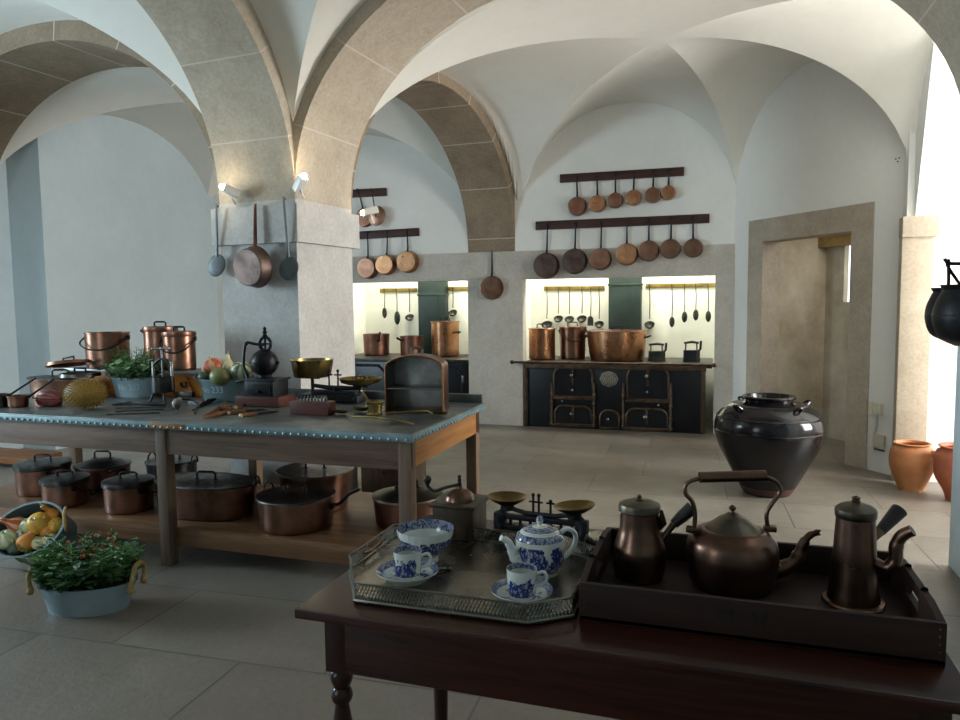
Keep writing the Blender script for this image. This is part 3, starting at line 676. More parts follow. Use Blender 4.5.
# ------------------------------------------------------------------ round copper vessels
def bail_pts(r, z, rz, drop, n=16, lean=.15):
    """Swinging bail handle hinged at both sides and fallen to direction rz."""
    out = []
    for k in range(n + 1):
        a = pi * k / n; u = -math.cos(a) * (r + .012); v = math.sin(a)
        out.append(Vector((u, -v * (r * .55) - (.012 + r * .48) * min(1, v * 2.2), z - drop * v)))
    return [Matrix.Rotation(rz, 3, 'Z') @ p for p in out]
def vessel(name, label, cat, c, r, h, mat='copper', lid=None, lidmat=None, handles=(), sx=1.0, rz=0.0, taper=.96, group=None, rim=.006, fill=None, hmat='iron', bulge=0.0):
    t = thing(name, label, cat, c, rz, group)
    b = r * taper; th = .006
    prof = [(1e-4, 0), (b * .93, 0), (b * .985, .006), (b, .018)] + [(b + (r - b) * q + bulge * r * math.sin(pi * q), .018 + (h - .018) * q) for q in (.2, .4, .6, .8)] + [(r, h - .008), (r + rim, h - .006), (r + rim, h), (r - th, h), (r - th, h - .01), (b - th, .02), (1e-4, .014)]
    mb = MB(); mb.lathe(prof, 40, sx=sx); mb.build('body', mat, t)
    if lid:
        lm = lidmat or 'tind'; o = r + .007; e = .016
        if lid == 'flat': lp = [(1e-4, h + .016), (r * .6, h + .013), (r * .93, h + .008), (o, h + .010), (o + .004, h + .004), (o + .002, h + .001), (1e-4, h + .002)]
        elif lid == 'sleeve': lp = [(1e-4, h + .018), (r * .8, h + .016), (o, h + .012), (o + .003, h - e), (o + .001, h - e - .004), (r + .0065, h - e), (r + .0065, h + .002), (1e-4, h + .003)]
        else: lp = [(1e-4, h + .05), (r * .3, h + .046), (r * .65, h + .03), (r * .92, h + .012), (o, h + .008), (o + .003, h + .002), (1e-4, h + .003)]
        mb = MB(); mb.lathe(lp, 40, sx=sx); L = mb.build('lid', lm, t)
        zt = lp[0][1] - .004; hw = min(.06, r * .38); hh = min(.05, r * .3)
        mb = MB(); mb.tube([(-hw, 0, zt), (-hw, 0, zt + hh * .8), (-hw * .75, 0, zt + hh), (hw * .75, 0, zt + hh), (hw, 0, zt + hh * .8), (hw, 0, zt)], .007, 8)
        for s in (-1, 1): mb.box((s * hw, 0, zt + .002), (.03, .018, .006), .002)
        mb.xf(Matrix.Rotation(R_(12), 4, 'Z')); mb.build('lid_handle', hmat, L)
    for hd in handles:
        k = hd[0]; mb = MB()
        if k == 'bail':
            _, a, drop = hd; mb.tube(bail_pts(r * sx, h - .035, a, drop), .006, 8)
            for s in (0, pi):
                d = Vector((math.cos(a + s), math.sin(a + s), 0)); mb.box(d * (r * sx + .006) + zz * (h - .04), (.012, .03, .035), .003, a + s)
            mb.build('bail_handle', hmat, t)
        elif k == 'up':                                                   # bail standing upright
            _, a = hd; mb.tube([Matrix.Rotation(a, 3, 'Z') @ p for p in arc((0, 0, h - .03), r * sx + .008, 0, pi, 16, 'XZ', .95)], .006, 8); mb.build('bail_handle', hmat, t)
        elif k == 'side':                                                 # loop handles
            _, a, zf = hd; d = Vector((math.cos(a) * sx, math.sin(a), 0)) * r; o = Vector((math.cos(a), math.sin(a), 0)); s = Vector((-o.y, o.x, 0)); w = min(.05, r * .4)
            mb.tube(spline([d + s * w + zz * (h * zf), d + o * .035 + s * w + zz * (h * zf + .012), d + o * .05 + zz * (h * zf + .02), d + o * .035 - s * w + zz * (h * zf + .012), d - s * w + zz * (h * zf)], 4), .0075, 8)
            for q in (-1, 1): mb.ball(d + s * w * q + zz * (h * zf), .012, 8)
            mb.build('side_handle', hmat, t)
        elif k == 'loop':                                                 # upright round ear
            _, a, _z = hd; o = Vector((math.cos(a), math.sin(a), 0)); d = Vector((o.x * sx, o.y, 0)) * r; s = Vector((-o.y, o.x, 0))
            mb.tube([d + o * .012 + s * (.04 * math.cos(q)) + zz * (h - .01 + .06 * math.sin(q)) for q in [pi * i / 12 for i in range(13)]], .006, 8); mb.build('ear_handle', hmat, t)
        elif k == 'long':
            _, a, L_, rise = hd; o = Vector((math.cos(a), math.sin(a), 0)); d = o * r
            mb.tube(spline([d + zz * (h * .72), d + o * .05 + zz * (h * .8), d + o * (L_ * .6) + zz * (h * .8 + rise * .6), d + o * L_ + zz * (h * .8 + rise)], 5), [.010] * 10 + [.009] * 6, 8, flat=1.4)
            mb.box(d + zz * (h * .7) + o * .004, (.01, .05, .03), .003, a); mb.build('long_handle', hmat, t)
        elif k == 'rod':                                                  # thin straight iron handle
            _, a, L_, rise = hd; o = Vector((math.cos(a), math.sin(a), 0)); d = o * r
            mb.tube([d * .98 + zz * (h * .7), d + o * .01 + zz * (h * .9), d + o * L_ + zz * (h * .9 + rise)], [.007, .007, .0055], 8); mb.build('rod_handle', hmat, t)
        elif k == 'stick':                                                # dark wooden stub
            _, a, L_, rise = hd; o = Vector((math.cos(a), math.sin(a), 0)); d = o * r
            mb.tube([d + zz * (h * .8), d + o * .04 + zz * (h * .82), d + o * L_ + zz * (h * .82 + rise)], [.011, .013, .016], 10); mb.build('stick_handle', hmat, t)
    if fill:
        mb = MB(); mb.lathe([(1e-4, h * .8), (b - .012, h * .8), (b - .012, h * .8 - .01), (1e-4, h * .8 - .01)], 30, sx=sx); mb.build('inside', fill, t)
    return t

def shy(xl, xr, Y, yt, z=None):                                        # same, with a chosen depth
    z = ZH1 if z is None else z
    x = (xl + xr) / 2; c = on(x, 400, Y); c.z = z; r = (xr - xl) / 2 * depth(c) / F * .985; hd = Vector((c.x, c.y, 0)).normalized(); f = c - hd * r
    d = ray(x, yt); q = (f.x * hd.x + f.y * hd.y) / (d.x * hd.x + d.y * hd.y); return c, r, CH + d.z * q - z
c, r, h = shy(529, 555.5, 8.78, 329.5, ZT); vessel('stockpot', 'tall straight copper stockpot with flat lid, leftmost on the big stove', 'pot', c, r, h, 'copperb', 'flat', 'copper', taper=1.0)
c, r, h = shy(559.5, 586, 8.95, 328, ZT); vessel('bail_pot', 'copper pot with hanging bail handle between stockpot and wide casserole', 'pot', c, r, h, 'copper', 'sleeve', 'copper', [('bail', .35, .13)], taper=.94)
c, r, h = shy(587, 646.5, 8.82, 332.5, ZT); vessel('casserole', 'very wide copper casserole with lid in the middle of the big stove', 'pot', c, r, h, 'copperb', 'flat', 'copper', [('side', -.15, .8), ('side', pi - .15, .8)], taper=.9, bulge=.02)
def box_iron(xl, xr, yb, yt, label, mat, rz):
    p = on((xl + xr) / 2, 350, 8.75); p.z = ZT; w = (xr - xl) * depth(p) / F; hh = zup((xl + xr) / 2, yt, p) - ZT; t = thing('box_iron', label, 'iron', p, rz, 'box irons on the big stove')
    L = w * .95; b = hh * .55; poly = [(-L / 2, -.05), (L * .25, -.05), (L / 2, 0), (L * .25, .05), (-L / 2, .05)]
    mb = MB(); mb.prism(poly, 0, b * .25); mb.prism([(x * .95, y * .92) for x, y in poly], b * .25, b); mb.build('body', mat, t)
    mb = MB()
    for x in (-L * .36, L * .3): mb.tube([(x, 0, b), (x * .95, 0, hh * .88)], .008, 8)
    mb.build('handle_post', mat, t)
    mb = MB(); mb.tube([(-L * .46, 0, hh * .9), (0, 0, hh * .95), (L * .4, 0, hh * .9)], [.013, .016, .013], 10); mb.build('handle', 'darkhandle', t)
    mb = MB(); mb.tube([(L * .38, 0, b * .9), (L * .5, 0, b * 1.1), (L * .52, 0, hh)], .014, 8); mb.build('chimney', mat, t)
box_iron(648, 666, 358.5, 343, 'grey box iron with bright handle right of the wide copper casserole', 'utensil', .15)
box_iron(683, 700.5, 359, 341, 'dark box iron with tall spout at the right end of the big stove', 'cast', .1)
c, r, h = shy(364.5, 391, 8.95, 334.5, ZT + .01); vessel('saucepan', 'brown copper saucepan with raised black handle, leftmost in the smaller fireplace', 'pan', c, r, h, 'copperd', None, None, [('long', -.95, .14, .09)], taper=.95)
c, r, h = shy(401, 424.5, 8.9, 336.5, ZT + .01); vessel('saucepan', 'squat copper saucepan in front of the green flue of the smaller fireplace', 'pan', c, r, h, 'copperd', None, None, [('stick', -2.0, .1, .03)], taper=.97)
c, r, h = shy(432, 460.5, 8.95, 322.5, ZT + .01); vessel('stockpot', 'tall bright copper stockpot with side handles in the smaller fireplace', 'pot', c, r, h, 'copperb', 'flat', 'copper', [('side', -.35, .68), ('side', pi - .3, .68)], taper=.97)

# ------------------------------------------------------------------ on the pillar
def pf(px, py, off): # point in front of the pillar's front face
    q = yfront(px, py); n = Vector((.07, .9975, 0)); return q - n * off
def turner(label, tx, ty, cx, cy, rw, rh_, rot):
    hk = pf(tx + 6, ty, .075); t = thing('hanging_skimmer', label, 'skimmer', hk, 0, 'skimmers on the pillar'); c = pf(cx + 5, cy, .06) - hk; k = depth(hk) / F; a = rw * k; b = rh_ * k
    mb = MB(); mb.tube([(0, .01, .0), (0, -.01, .015), (0, -.012, -.01), c * .6, c * .85], [.006, .006, .007, .008, .010], 8, flat=1.4); mb.build('handle', 'skim', t)
    mb = MB(); mb.ball((0, 0, 0), 1, 20, (a, .012, b)); mb.xf(Matrix.Translation(c) @ Matrix.Rotation(rot, 4, 'Y')); mb.build('blade', 'skim', t)
turner('grey skimmer hanging at the left edge of the pillar beside the big copper pan', 218.5, 208, 217.5, 266, 10, 12, R_(35))
turner('grey skimmer hanging by the right corner of the pillar front', 285.5, 201, 289, 269, 11, 12.5, R_(35))
hk = pf(262.5, 206, .075); c = pf(264, 267.5, .085) - hk; k = depth(hk) / F; r = 20.5 * k
t = thing('hanging_frying_pan', 'large shallow copper pan hanging in the middle of the pillar front', 'pan', hk)
X = Matrix.Translation(c) @ Matrix.Rotation(R_(-8), 4, 'Z') @ Matrix.Rotation(-pi / 2 + R_(6), 4, 'X'); d = .09
mb = MB(); mb.lathe([(1e-4, -d), (r * .84, -d), (r * .86, -d), (r * .895, -d * .97), (r * .91, -d * .9), (r, -.006), (r * 1.04, 0), (r * 1.0, .002), (r * .88, -d * .85), (1e-4, -d * .88)], 40); mb.xf(X); mb.build('body', 'copperg', t)
u = Vector((-c.x, 0, -c.z)).normalized(); mb = MB(); mb.tube([c + u * r * .98 + Vector((0, -.01, 0)), c + u * r * 1.2 + Vector((0, -.004, 0)), Vector((0, -.006, -.03)), Vector((0, 0, .005))], [.012, .012, .009, .006], 8, flat=1.5); mb.build('handle', 'copperd', t)

# ------------------------------------------------------------------ door side: sockets, wall marks
def dwp(px, py, off=.0):
    q = onpl(px, py, DA, DB); return q - Vector((dn.x, dn.y, 0)) * off
DROT = math.atan2(dv.y, dv.x)
p = dwp(878, 409, 0); t = thing('socket_box', 'cream double socket box on the narrow wall strip right of the stone doorway', 'socket', p, DROT)
mb = MB(); mb.box((0, -.025, 0), (.115, .05, .105), .006); mb.build('box', 'offwhite', t)
for sx_ in (-.026, .026):
    for sz in (-.024, .024):
        mb = MB(); mb.tube([(sx_, -.049, sz), (sx_, -.054, sz)], .018, 14); mb.build('outlet', 'offwhite', t)
        mb = MB()
mb = MB(); mb.tube(spline([(.0, -.008, -.05), (-.005, -.008, -.16), (-.03, -.008, -.26), (-.02, -.008, -.34)], 5), .007, 6); mb.build('cable', 'offwhite', t)
p = dwp(880, 441, 0); t = thing('junction_box', 'flat cream junction box low on the wall below the double socket', 'junction box', p, DROT)
mb = MB(); mb.box((0, -.012, 0), (.11, .024, .11), .004); mb.build('cover', 'offwhite', t)
mb = MB(); mb.box((.01, -.02, -.075), (.1, .012, .012), .003); mb.build('clip', 'utensil', t)
for k, (px, py) in enumerate(((896, 159), (899.5, 158), (898, 161.5))):
    p = dwp(px, py); mb = MB(); mb.tube([(0, .002, 0), (0, -.006, 0)], .006, 8); o = mb.build('wall_plug', 'utensil'); o.location = p; o.rotation_euler = (0, 0, DROT)
    tag(o, 'tiny grey plug in the wall high right of the doorway', 'plug', 'tiny wall plugs')

# ------------------------------------------------------------------ big jar, terracotta pots, hanging cauldrons
c, rb_, _ = fit(748, 794, 498.5, 470, 0); k = depth(c) / F; r = 52 * k * .985; c.x -= .03; h = zup(766, 396, c)
t = thing('storage_jar', 'huge black glazed jar standing on the floor in front of the doorway', 'jar', c)
def sp(pr, n=4): return [(max(1e-4, p.x), p.z) for p in spline([(a, 0, b) for a, b in pr], n)]
rr = r
mb = MB(); prof = [(1e-4, 0), (rb_ * .95, 0)] + sp([(rb_, .01), (rb_ * 1.22, .1 * h), (rr * .74, .3 * h), (rr * .93, .5 * h), (rr, .66 * h), (rr * .95, .8 * h), (rr * .74, .91 * h), (rr * .47, .94 * h)]) + [(rr * .43, .96 * h), (rr * .46, .98 * h), (rr * .46, h), (rr * .42, h), (rr * .38, .95 * h), (rr * .6, .88 * h), (rr * .8, .6 * h), (rb_, .05 * h), (1e-4, .04 * h)]
mb.lathe(prof, 56); mb.build('body', 'jar', t)
mb = MB(); mb.lathe([(rr * 1.0, .655 * h), (rr * 1.012, .66 * h), (rr * 1.0, .668 * h)], 56); mb.lathe([(rr * .955, .79 * h), (rr * .967, .8 * h), (rr * .945, .81 * h)], 56); mb.build('raised_ring', 'jar', t)
mb = MB(); mb.lathe([(rr * .41, .985 * h), (rr * .48, .98 * h), (rr * .495, .992 * h), (rr * .48, 1.004 * h), (rr * .41, 1.004 * h)], 48); mb.build('rim', 'jar', t)
mb = MB(); mb.lathe([(rb_ * .96, .003), (rb_ * 1.012, .012), (rb_ * 1.2, .088 * h), (rb_ * 1.15, .09 * h)], 48); mb.build('unglazed_foot', simple('dark_red_clay', '3b201c', '54302a', 8, .6), t)
for a in (-.95, .5, 2.2, 3.9):
    d = Vector((math.cos(a), math.sin(a), 0)); s = Vector((-d.y, d.x, 0)); mb = MB()
    mb.tube(spline([d * rr * .76 - s * .03 + zz * .895 * h, d * rr * .84 - s * .02 + zz * .925 * h, d * rr * .86 + zz * .935 * h, d * rr * .84 + s * .02 + zz * .925 * h, d * rr * .76 + s * .03 + zz * .895 * h], 4), .010, 8); mb.build('lug', 'jar', t)

def clay_pot(label, c, r, h, mat, foot, hole=None):
    t = thing('terracotta_pot', label, 'pot', c)
    prof = [(1e-4, 0), (foot, 0)] + sp([(foot, .005), (foot * 1.25, .18 * h), (r * .93, .42 * h), (r, .64 * h), (r * .93, .84 * h), (r * .74, .945 * h)]) + [(r * .74, .965 * h), (r * .8, .98 * h), (r * .8, h), (r * .72, h), (r * .68, .95 * h), (r * .85, .8 * h), (r * .9, .6 * h), (foot, .05 * h), (1e-4, .04 * h)]
    mb = MB(); mb.lathe(prof, 44); mb.build('body', mat, t)
    mb = MB(); mb.lathe([(r * .72, .985 * h), (r * .81, .978 * h), (r * .835, .99 * h), (r * .81, 1.002 * h), (r * .72, 1.0 * h)], 44); mb.build('rim', mat, t)
    if hole is not None:
        d = Vector((math.cos(hole), math.sin(hole), 0)); q = d * r * .965 + zz * .80 * h; mb = MB(); mb.tube([q - d * .02, q + d * .012], [.036, .034], 14); e = mb.build('spout_hole', mat, t)
        mb = MB(); mb.tube([q + d * .008, q + d * .0135], [.025, .025], 14); mb.build('opening', simple('dark_opening', '2a120c', '3a1a12', 9, .9), e)
c, r, h = fit(890, 931, 493.5, 446, 0); clay_pot('pale orange terracotta pot on the floor in front of the stone pier', c, r, h, 'terra', r * .58, -.55)
p = at(959, 503, 0); k = depth(p) / F; r2 = 24 * k; p = p + Vector((p.x, p.y, 0)).normalized() * r2 * .5
clay_pot('redder terracotta pot half hidden by the near wall pier', p, r2, zup(950, 446, p), 'terrar', r2 * .5, 2.2)

def cauldron(label, c, r, h, hook):
    t = thing('cauldron', label, 'cauldron', c, group='cauldrons hanging on the right pier')
    prof = [(1e-4, 0)] + sp([(r * .35, .012 * h), (r * .8, .14 * h), (r, .42 * h), (r * .96, .66 * h), (r * .8, .86 * h), (r * .74, .92 * h)]) + [(r * .82, h), (r * .8, h), (r * .7, .9 * h), (r * .9, .6 * h), (r * .9, .4 * h), (r * .6, .1 * h), (1e-4, .04 * h)]
    mb = MB(); mb.lathe(prof, 44); mb.build('body', 'iron', t)
    mb = MB(); mb.lathe([(r * 1.0, .5 * h), (r * 1.015, .51 * h), (r * 1.0, .52 * h)], 44); mb.build('belly_seam', 'iron', t)
    mb = MB(); hk = Vector(hook) - Vector(c); a = Vector((-.55, -.83, 0)) * r * .8 + zz * h * .97; b = Vector((.55, .83, 0)) * r * .8 + zz * h * .97
    mb.tube(spline([a, a * .75 + zz * .09, hk + Vector((0, 0, -.03)), hk, hk + Vector((.0, .012, -.03)), b * .75 + zz * .09, b], 6), .008, 8); mb.build('bail_handle', 'iron', t)
t = thing('peg_board', 'dark wooden board with iron pegs on the near pier above the cauldrons', 'board', (1.236, 4.07, 1.66)); mb = MB(); mb.bb((-.045, -.19, -.09), (.0, .22, .06), .006); mb.build('board', 'railwood', t)
for yy in (.15, -.14):
    mb = MB(); mb.tube([(-.02, yy, 0), (-.16, yy, .005), (-.175, yy, .03)], .009, 8); mb.build('peg', 'iron', t)
cauldron('rear black iron cauldron, peeking out on the left behind the nearer one', (1.108, 4.22, 1.275), .122, .27, (1.08, 4.22, 1.682))
cauldron('nearer black iron cauldron at the right edge of the view', (1.095, 3.93, 1.265), .145, .29, (1.08, 3.93, 1.682))
mb = MB(); o = mb.bb((-.03, -.04, -.03), (0, .04, .03), .005).build('wall_hook', 'iron'); o.location = (1.245, 4.45, 1.92); tag(o, 'small black bracket on the near pier high above the cauldrons', 'bracket')

# ================================================================== THE KITCHEN TABLE
ZK = .85
TX0, TX1, TY0, TY1 = -4.95, -1.45, 3.272, 4.44
t = thing('kitchen_table', 'long wooden kitchen table with nailed zinc top and a low pot shelf', 'table', ((TX0 + TX1) / 2, (TY0 + TY1) / 2, 0))
KO = t.location.copy()
def kb(a, b, bev=.004, mbx=None):
    mb = mbx or MB(); mb.bb(Vector(a) - KO, Vector(b) - KO, bev); return mb
kb((TX0, TY0, ZK - .018), (TX1, TY1, ZK), .004).build('tabletop', 'zinctop', t)
mb = MB(); kb((TX0, TY0 - .003, ZK - .045), (TX1, TY0 + .02, ZK - .008), .003, mb); kb((TX1 - .02, TY0, ZK - .045), (TX1 + .003, TY1, ZK - .008), .003, mb)
ed = mb.build('zinc_edge', 'zinc', t)
nm = MB().ball((0, 0, 0), .0085, 8).build('nail', 'nail', ed); nm.location = Vector((TX1 - .03, TY0 - .004, ZK - .032)) - KO
for k in range(1, 99):
    if k < 74: p = Vector((TX1 - .03 - k * .047, TY0 - .004, ZK - .032))
    else: p = Vector((TX1 + .004, TY0 + .04 + (k - 74) * .046, ZK - .032))
    c = nm.copy(); COL.objects.link(c); c.location = p - KO
zap = on(412, 471, TY0 + .03).z
kb((TX0 + .05, TY0 + .03, zap), (TX1 - .02, TY0 + .055, ZK - .045)).build('front_apron', 'tablewood', t)
kb((TX0 + .05, TY1 - .075, zap), (TX1 - .02, TY1 - .05, ZK - .045)).build('rear_apron', 'tablewood', t)
kb((TX1 - .045, TY0 + .08, zap + .01), (TX1 - .02, TY1 - .08, ZK - .045)).build('end_apron', 'tablewoodend', t)
for x in (TX1 - .055, -3.02, TX0 + .1):
    kb((x - .035, TY0 + .022, 0), (x + .035, TY0 + .092, ZK - .046)).build('leg', 'legwood', t)
for x in (TX1 - .055, -3.16, TX0 + .12):
    kb((x - .035, TY1 - .115, 0), (x + .035, TY1 - .045, ZK - .046)).build('leg', 'legwood', t)
ZH0, ZH1 = on(200, 547, TY0 + .09).z, on(200, 529, TY0 + .09).z
kb((TX0 + .06, TY0 + .085, ZH1 - .03), (TX1 - .06, TY1 - .07, ZH1)).build('shelf_board', 'shelfwood', t)
kb((TX0 + .06, TY0 + .075, ZH0), (TX1 - .05, TY0 + .1, ZH1 - .002)).build('shelf_rail', 'shelfwood', t)
mb = MB(); kb((TX0, TY1 - .03, ZK - .002), (TX1 - .005, TY1, ZK + .055), .008, mb); mb.build('back_upstand', 'zinctop', t)
p = at(165, 420, ZK); kb((p.x - .08, TY0 - .006, ZK - .04), (p.x + .17, TY0 + .01, ZK - .01)).build('repair_strip', 'tablewoodend', t)

# ---- pots on the low shelf
def sh(xl, xr, yb, yt): return fit(xl, xr, yb, yt, ZH1)
c, r, h = shy(14, 64, 3.76, 469); vessel('bail_pot', 'copper pot with lid and upright dark handle, farthest left on the low shelf', 'pot', c, r, h, 'copperd', 'sleeve', 'tind', [('bail', 2.6, .12)], taper=.98)
c, r, h = shy(39, 82, 3.56, 484); vessel('bail_pot', 'copper pot with hanging bail in front of the leftmost lidded pot on the shelf', 'pot', c, r, h, 'copperd', 'sleeve', 'tind', [('bail', 2.75, .1)], taper=.97)
c, r, h = shy(74, 125, 4.0, 470); vessel('stockpot', 'wide dark pot with lid behind the two bail pots on the low shelf', 'pot', c, r, h, 'copperd', 'dome', 'tind', [('side', -.3, .85)], taper=.95)
c, r, h = shy(101, 148, 3.575, 487); vessel('bail_pot', 'copper pot with slanting bail handle just left of the middle table leg', 'pot', c, r, h, 'copperd', 'sleeve', 'tind', [('bail', 2.8, .09)], taper=.96)
c, r, h = shy(145, 193, 4.16, 466); vessel('saucepan', 'dark tinned pan at the back of the shelf behind the middle table leg', 'pan', c, r, h, 'tind', 'flat', 'tind', [('loop', .1, 0), ('loop', 3.1, 0)], taper=.95)
c, r, h = shy(169, 237, 3.645, 490); vessel('oval_casserole', 'long oval copper casserole with lid behind the middle table leg', 'pot', c, r * .92, h, 'copperd', 'flat', 'tind', [('loop', .15, 0)], sx=1.78, rz=-.02, taper=.93)
c, r, h = shy(255, 331, 3.58, 506); vessel('casserole', 'round copper casserole at the front of the shelf with a handle reaching right', 'pot', c, r, h, 'copper', 'flat', 'tind', [('long', .15, .17, .085), ('loop', 2.9, 0)], taper=.93)
c, r, h = shy(276, 350, 3.95, 479); vessel('stockpot', 'tall copper stockpot at the back of the shelf behind the round casserole', 'pot', c, r, h, 'copper', 'flat', 'tin', [], taper=.86)
c, r, h = shy(371, 440, 3.80, 505); vessel('casserole', 'copper casserole on the shelf beside the right table leg', 'pot', c, r, h, 'copperd', 'dome', 'bronzel', [('loop', 2.2, 0)], taper=.93)

# ---- riser and pots at the back of the table top
zr = 1.035; ra = on(84, 365, 4.36); rb = on(224, 365, 4.36)
t = thing('riser_shelf', 'low brown wooden riser along the back of the table under tall copper pots', 'riser', ((ra.x + rb.x) / 2, 4.29, ZK)); w = rb.x - ra.x
mb = MB(); mb.box((0, 0, zr - ZK - .012), (w, .22, .024), .004); mb.build('top_board', 'zinctop', t)
for s in (-1, 1):
    mb = MB(); mb.box((s * (w / 2 - .02), 0, (zr - ZK - .024) / 2), (.03, .2, zr - ZK - .024), .003); mb.build('end_board', 'orangewood', t)
mb = MB(); mb.box((0, -.07, (zr - ZK - .024) / 2), (w - .07, .02, zr - ZK - .024), .003); mb.build('front_board', 'orangewood', t)
c, r, h = shy(90, 131, 4.30, 333, zr); vessel('bail_pot', 'tall copper pot with drooping bail, leftmost of the three on the riser', 'pot', c, r, h, 'copper', None, None, [('bail', .35, .09)], taper=.98)
c, r, h = shy(146, 181, 4.33, 329, zr); vessel('stockpot', 'taller lidded copper pot with strap handle, behind another pot on the riser', 'pot', c, r * .9, h, 'copper', 'sleeve', 'copperd', [('side', 3.0, .9)], taper=1.0)
c, r, h = shy(161.5, 195.5, 4.27, 334, zr); c.x += .03; vessel('bail_pot', 'shiny copper pot with bail, rightmost on the riser near the pillar', 'pot', c, r * .9, h, 'copper', 'sleeve', 'copperd', [('bail', .35, .1)], taper=1.0)

# ---- left end of the top
c, r, h = fit(-9, 8, 408, 395, ZK); vessel('small_saucepan', 'small dark saucepan cut by the left edge of the view on the table', 'pan', c, r, h, 'tind', None, None, [('rod', .95, .16, .10)], taper=.97, group=None)
c, r, h = fit(9, 28, 408, 396.5, ZK); vessel('small_saucepan', 'small shiny saucepan with raised handle left of the dried chillies', 'pan', c, r, h, 'copperd', None, None, [('rod', .95, .15, .10)], taper=.97)
c, r, h = shy(40, 84, 3.98, 380, ZK); vessel('oval_casserole', 'big oval copper pan with wide flat lid behind chillies and spiky gourd', 'pot', c, r, h, 'copper', 'flat', 'tind', [], sx=1.5, rz=.1, taper=.95)
zl = ZK + h + .018
def lid_thing(label, c, r, tilt, mat):
    t = thing('pot_cover', label, 'lid', c, rot=tilt); mb = MB()
    mb.lathe([(1e-4, .03), (r * .7, .028), (r * .97, .022), (r, .0), (r * .985, .0), (r * .95, .018), (r * .6, .024), (1e-4, .025)], 36); mb.build('disc', mat, t)
    mb = MB(); mb.tube([(-.05, 0, .026), (-.05, 0, .055), (.05, 0, .055), (.05, 0, .026)], .007, 8); mb.build('strap_handle', 'iron', t)
lid_thing('copper lid leaning on top of the oval pan lid, left one', (c.x - .06, c.y + .08, zl + .05), .15, (R_(14), R_(-14), 0), 'copperd') if False else None
def lid2(label, px, py, Y, rpx, z, rot, mat):
    q = on(px, py, Y); q.z = z; lid_thing(label, q, rpx * depth(q) / F, rot, mat)
lid2('upper copper lid tilted on the stack of lids on the oval pan', 69, 362, 4.0, 21, zl + .075, (R_(-5), R_(-9), 0), 'copperd')
lid2('lower grey lid lying flat on the oval pan lid, under a tilted lid', 80, 370, 3.95, 19, zl + .004, (0, 0, 0), 'tind')

# dried chillies
q = at(50, 407, ZK); k = depth(q) / F; t = thing('chilli_bundle', 'tied bundle of dried dark red chillies on the table edge beside the spiky gourd', 'chillies', bk(50, 407, ZK, .06) + zz * .045)
for i in range(26):
    a = 2 * pi * i / 26 + random.uniform(-.1, .1); L = 15 * k; pts = []
    for j in range(6):
        v = -1 + 2 * j / 5; rr_ = .052 * math.sqrt(max(.06, 1 - v * v)) * random.uniform(.92, 1.1); pts.append((v * L, rr_ * math.cos(a), rr_ * math.sin(a) - .001))
    mb = MB(); mb.tube(pts, [.004, .010, .012, .012, .009, .003], 6); mb.build('chilli', 'chili', t)
mb = MB(); mb.tube(arc((-.2 * 15 * k, 0, 0), .055, 0, 2 * pi, 14, 'YZ')[:-1], .005, 6, closed=True); mb.build('string', 'rope', t)
# spiky gourd
q = at(86, 411, ZK); k = depth(q) / F; t = thing('spiky_gourd', 'spiky ochre gourd at the table edge, right of the dried chillies', 'gourd', bk(86, 411, ZK, .09) + zz * (14.2 * k + .012), .2)
A, B_ = 21.5 * k, 14.2 * k; mb = MB(); mb.ball((0, 0, 0), 1, 28, (A, B_ * 1.05, B_)); mb.build('body', 'spiky', t)
mb = MB()
for i in range(420):
    v = 1 - 2 * (i + .5) / 420; a = i * 2.39996; s = math.sqrt(1 - v * v); n = Vector((v, s * math.cos(a), s * math.sin(a))); p = Vector((n.x * A, n.y * B_ * 1.05, n.z * B_)); nn = Vector((n.x / A, n.y / B_, n.z / B_)).normalized()
    o1 = nn.orthogonal().normalized(); o2 = nn.cross(o1); mb.add([p + o1 * .0045, p - o1 * .002 + o2 * .004, p - o1 * .002 - o2 * .004, p + nn * .02], [(0, 1, 3), (1, 2, 3), (2, 0, 3)])
mb.build('spines', 'spiky', t)

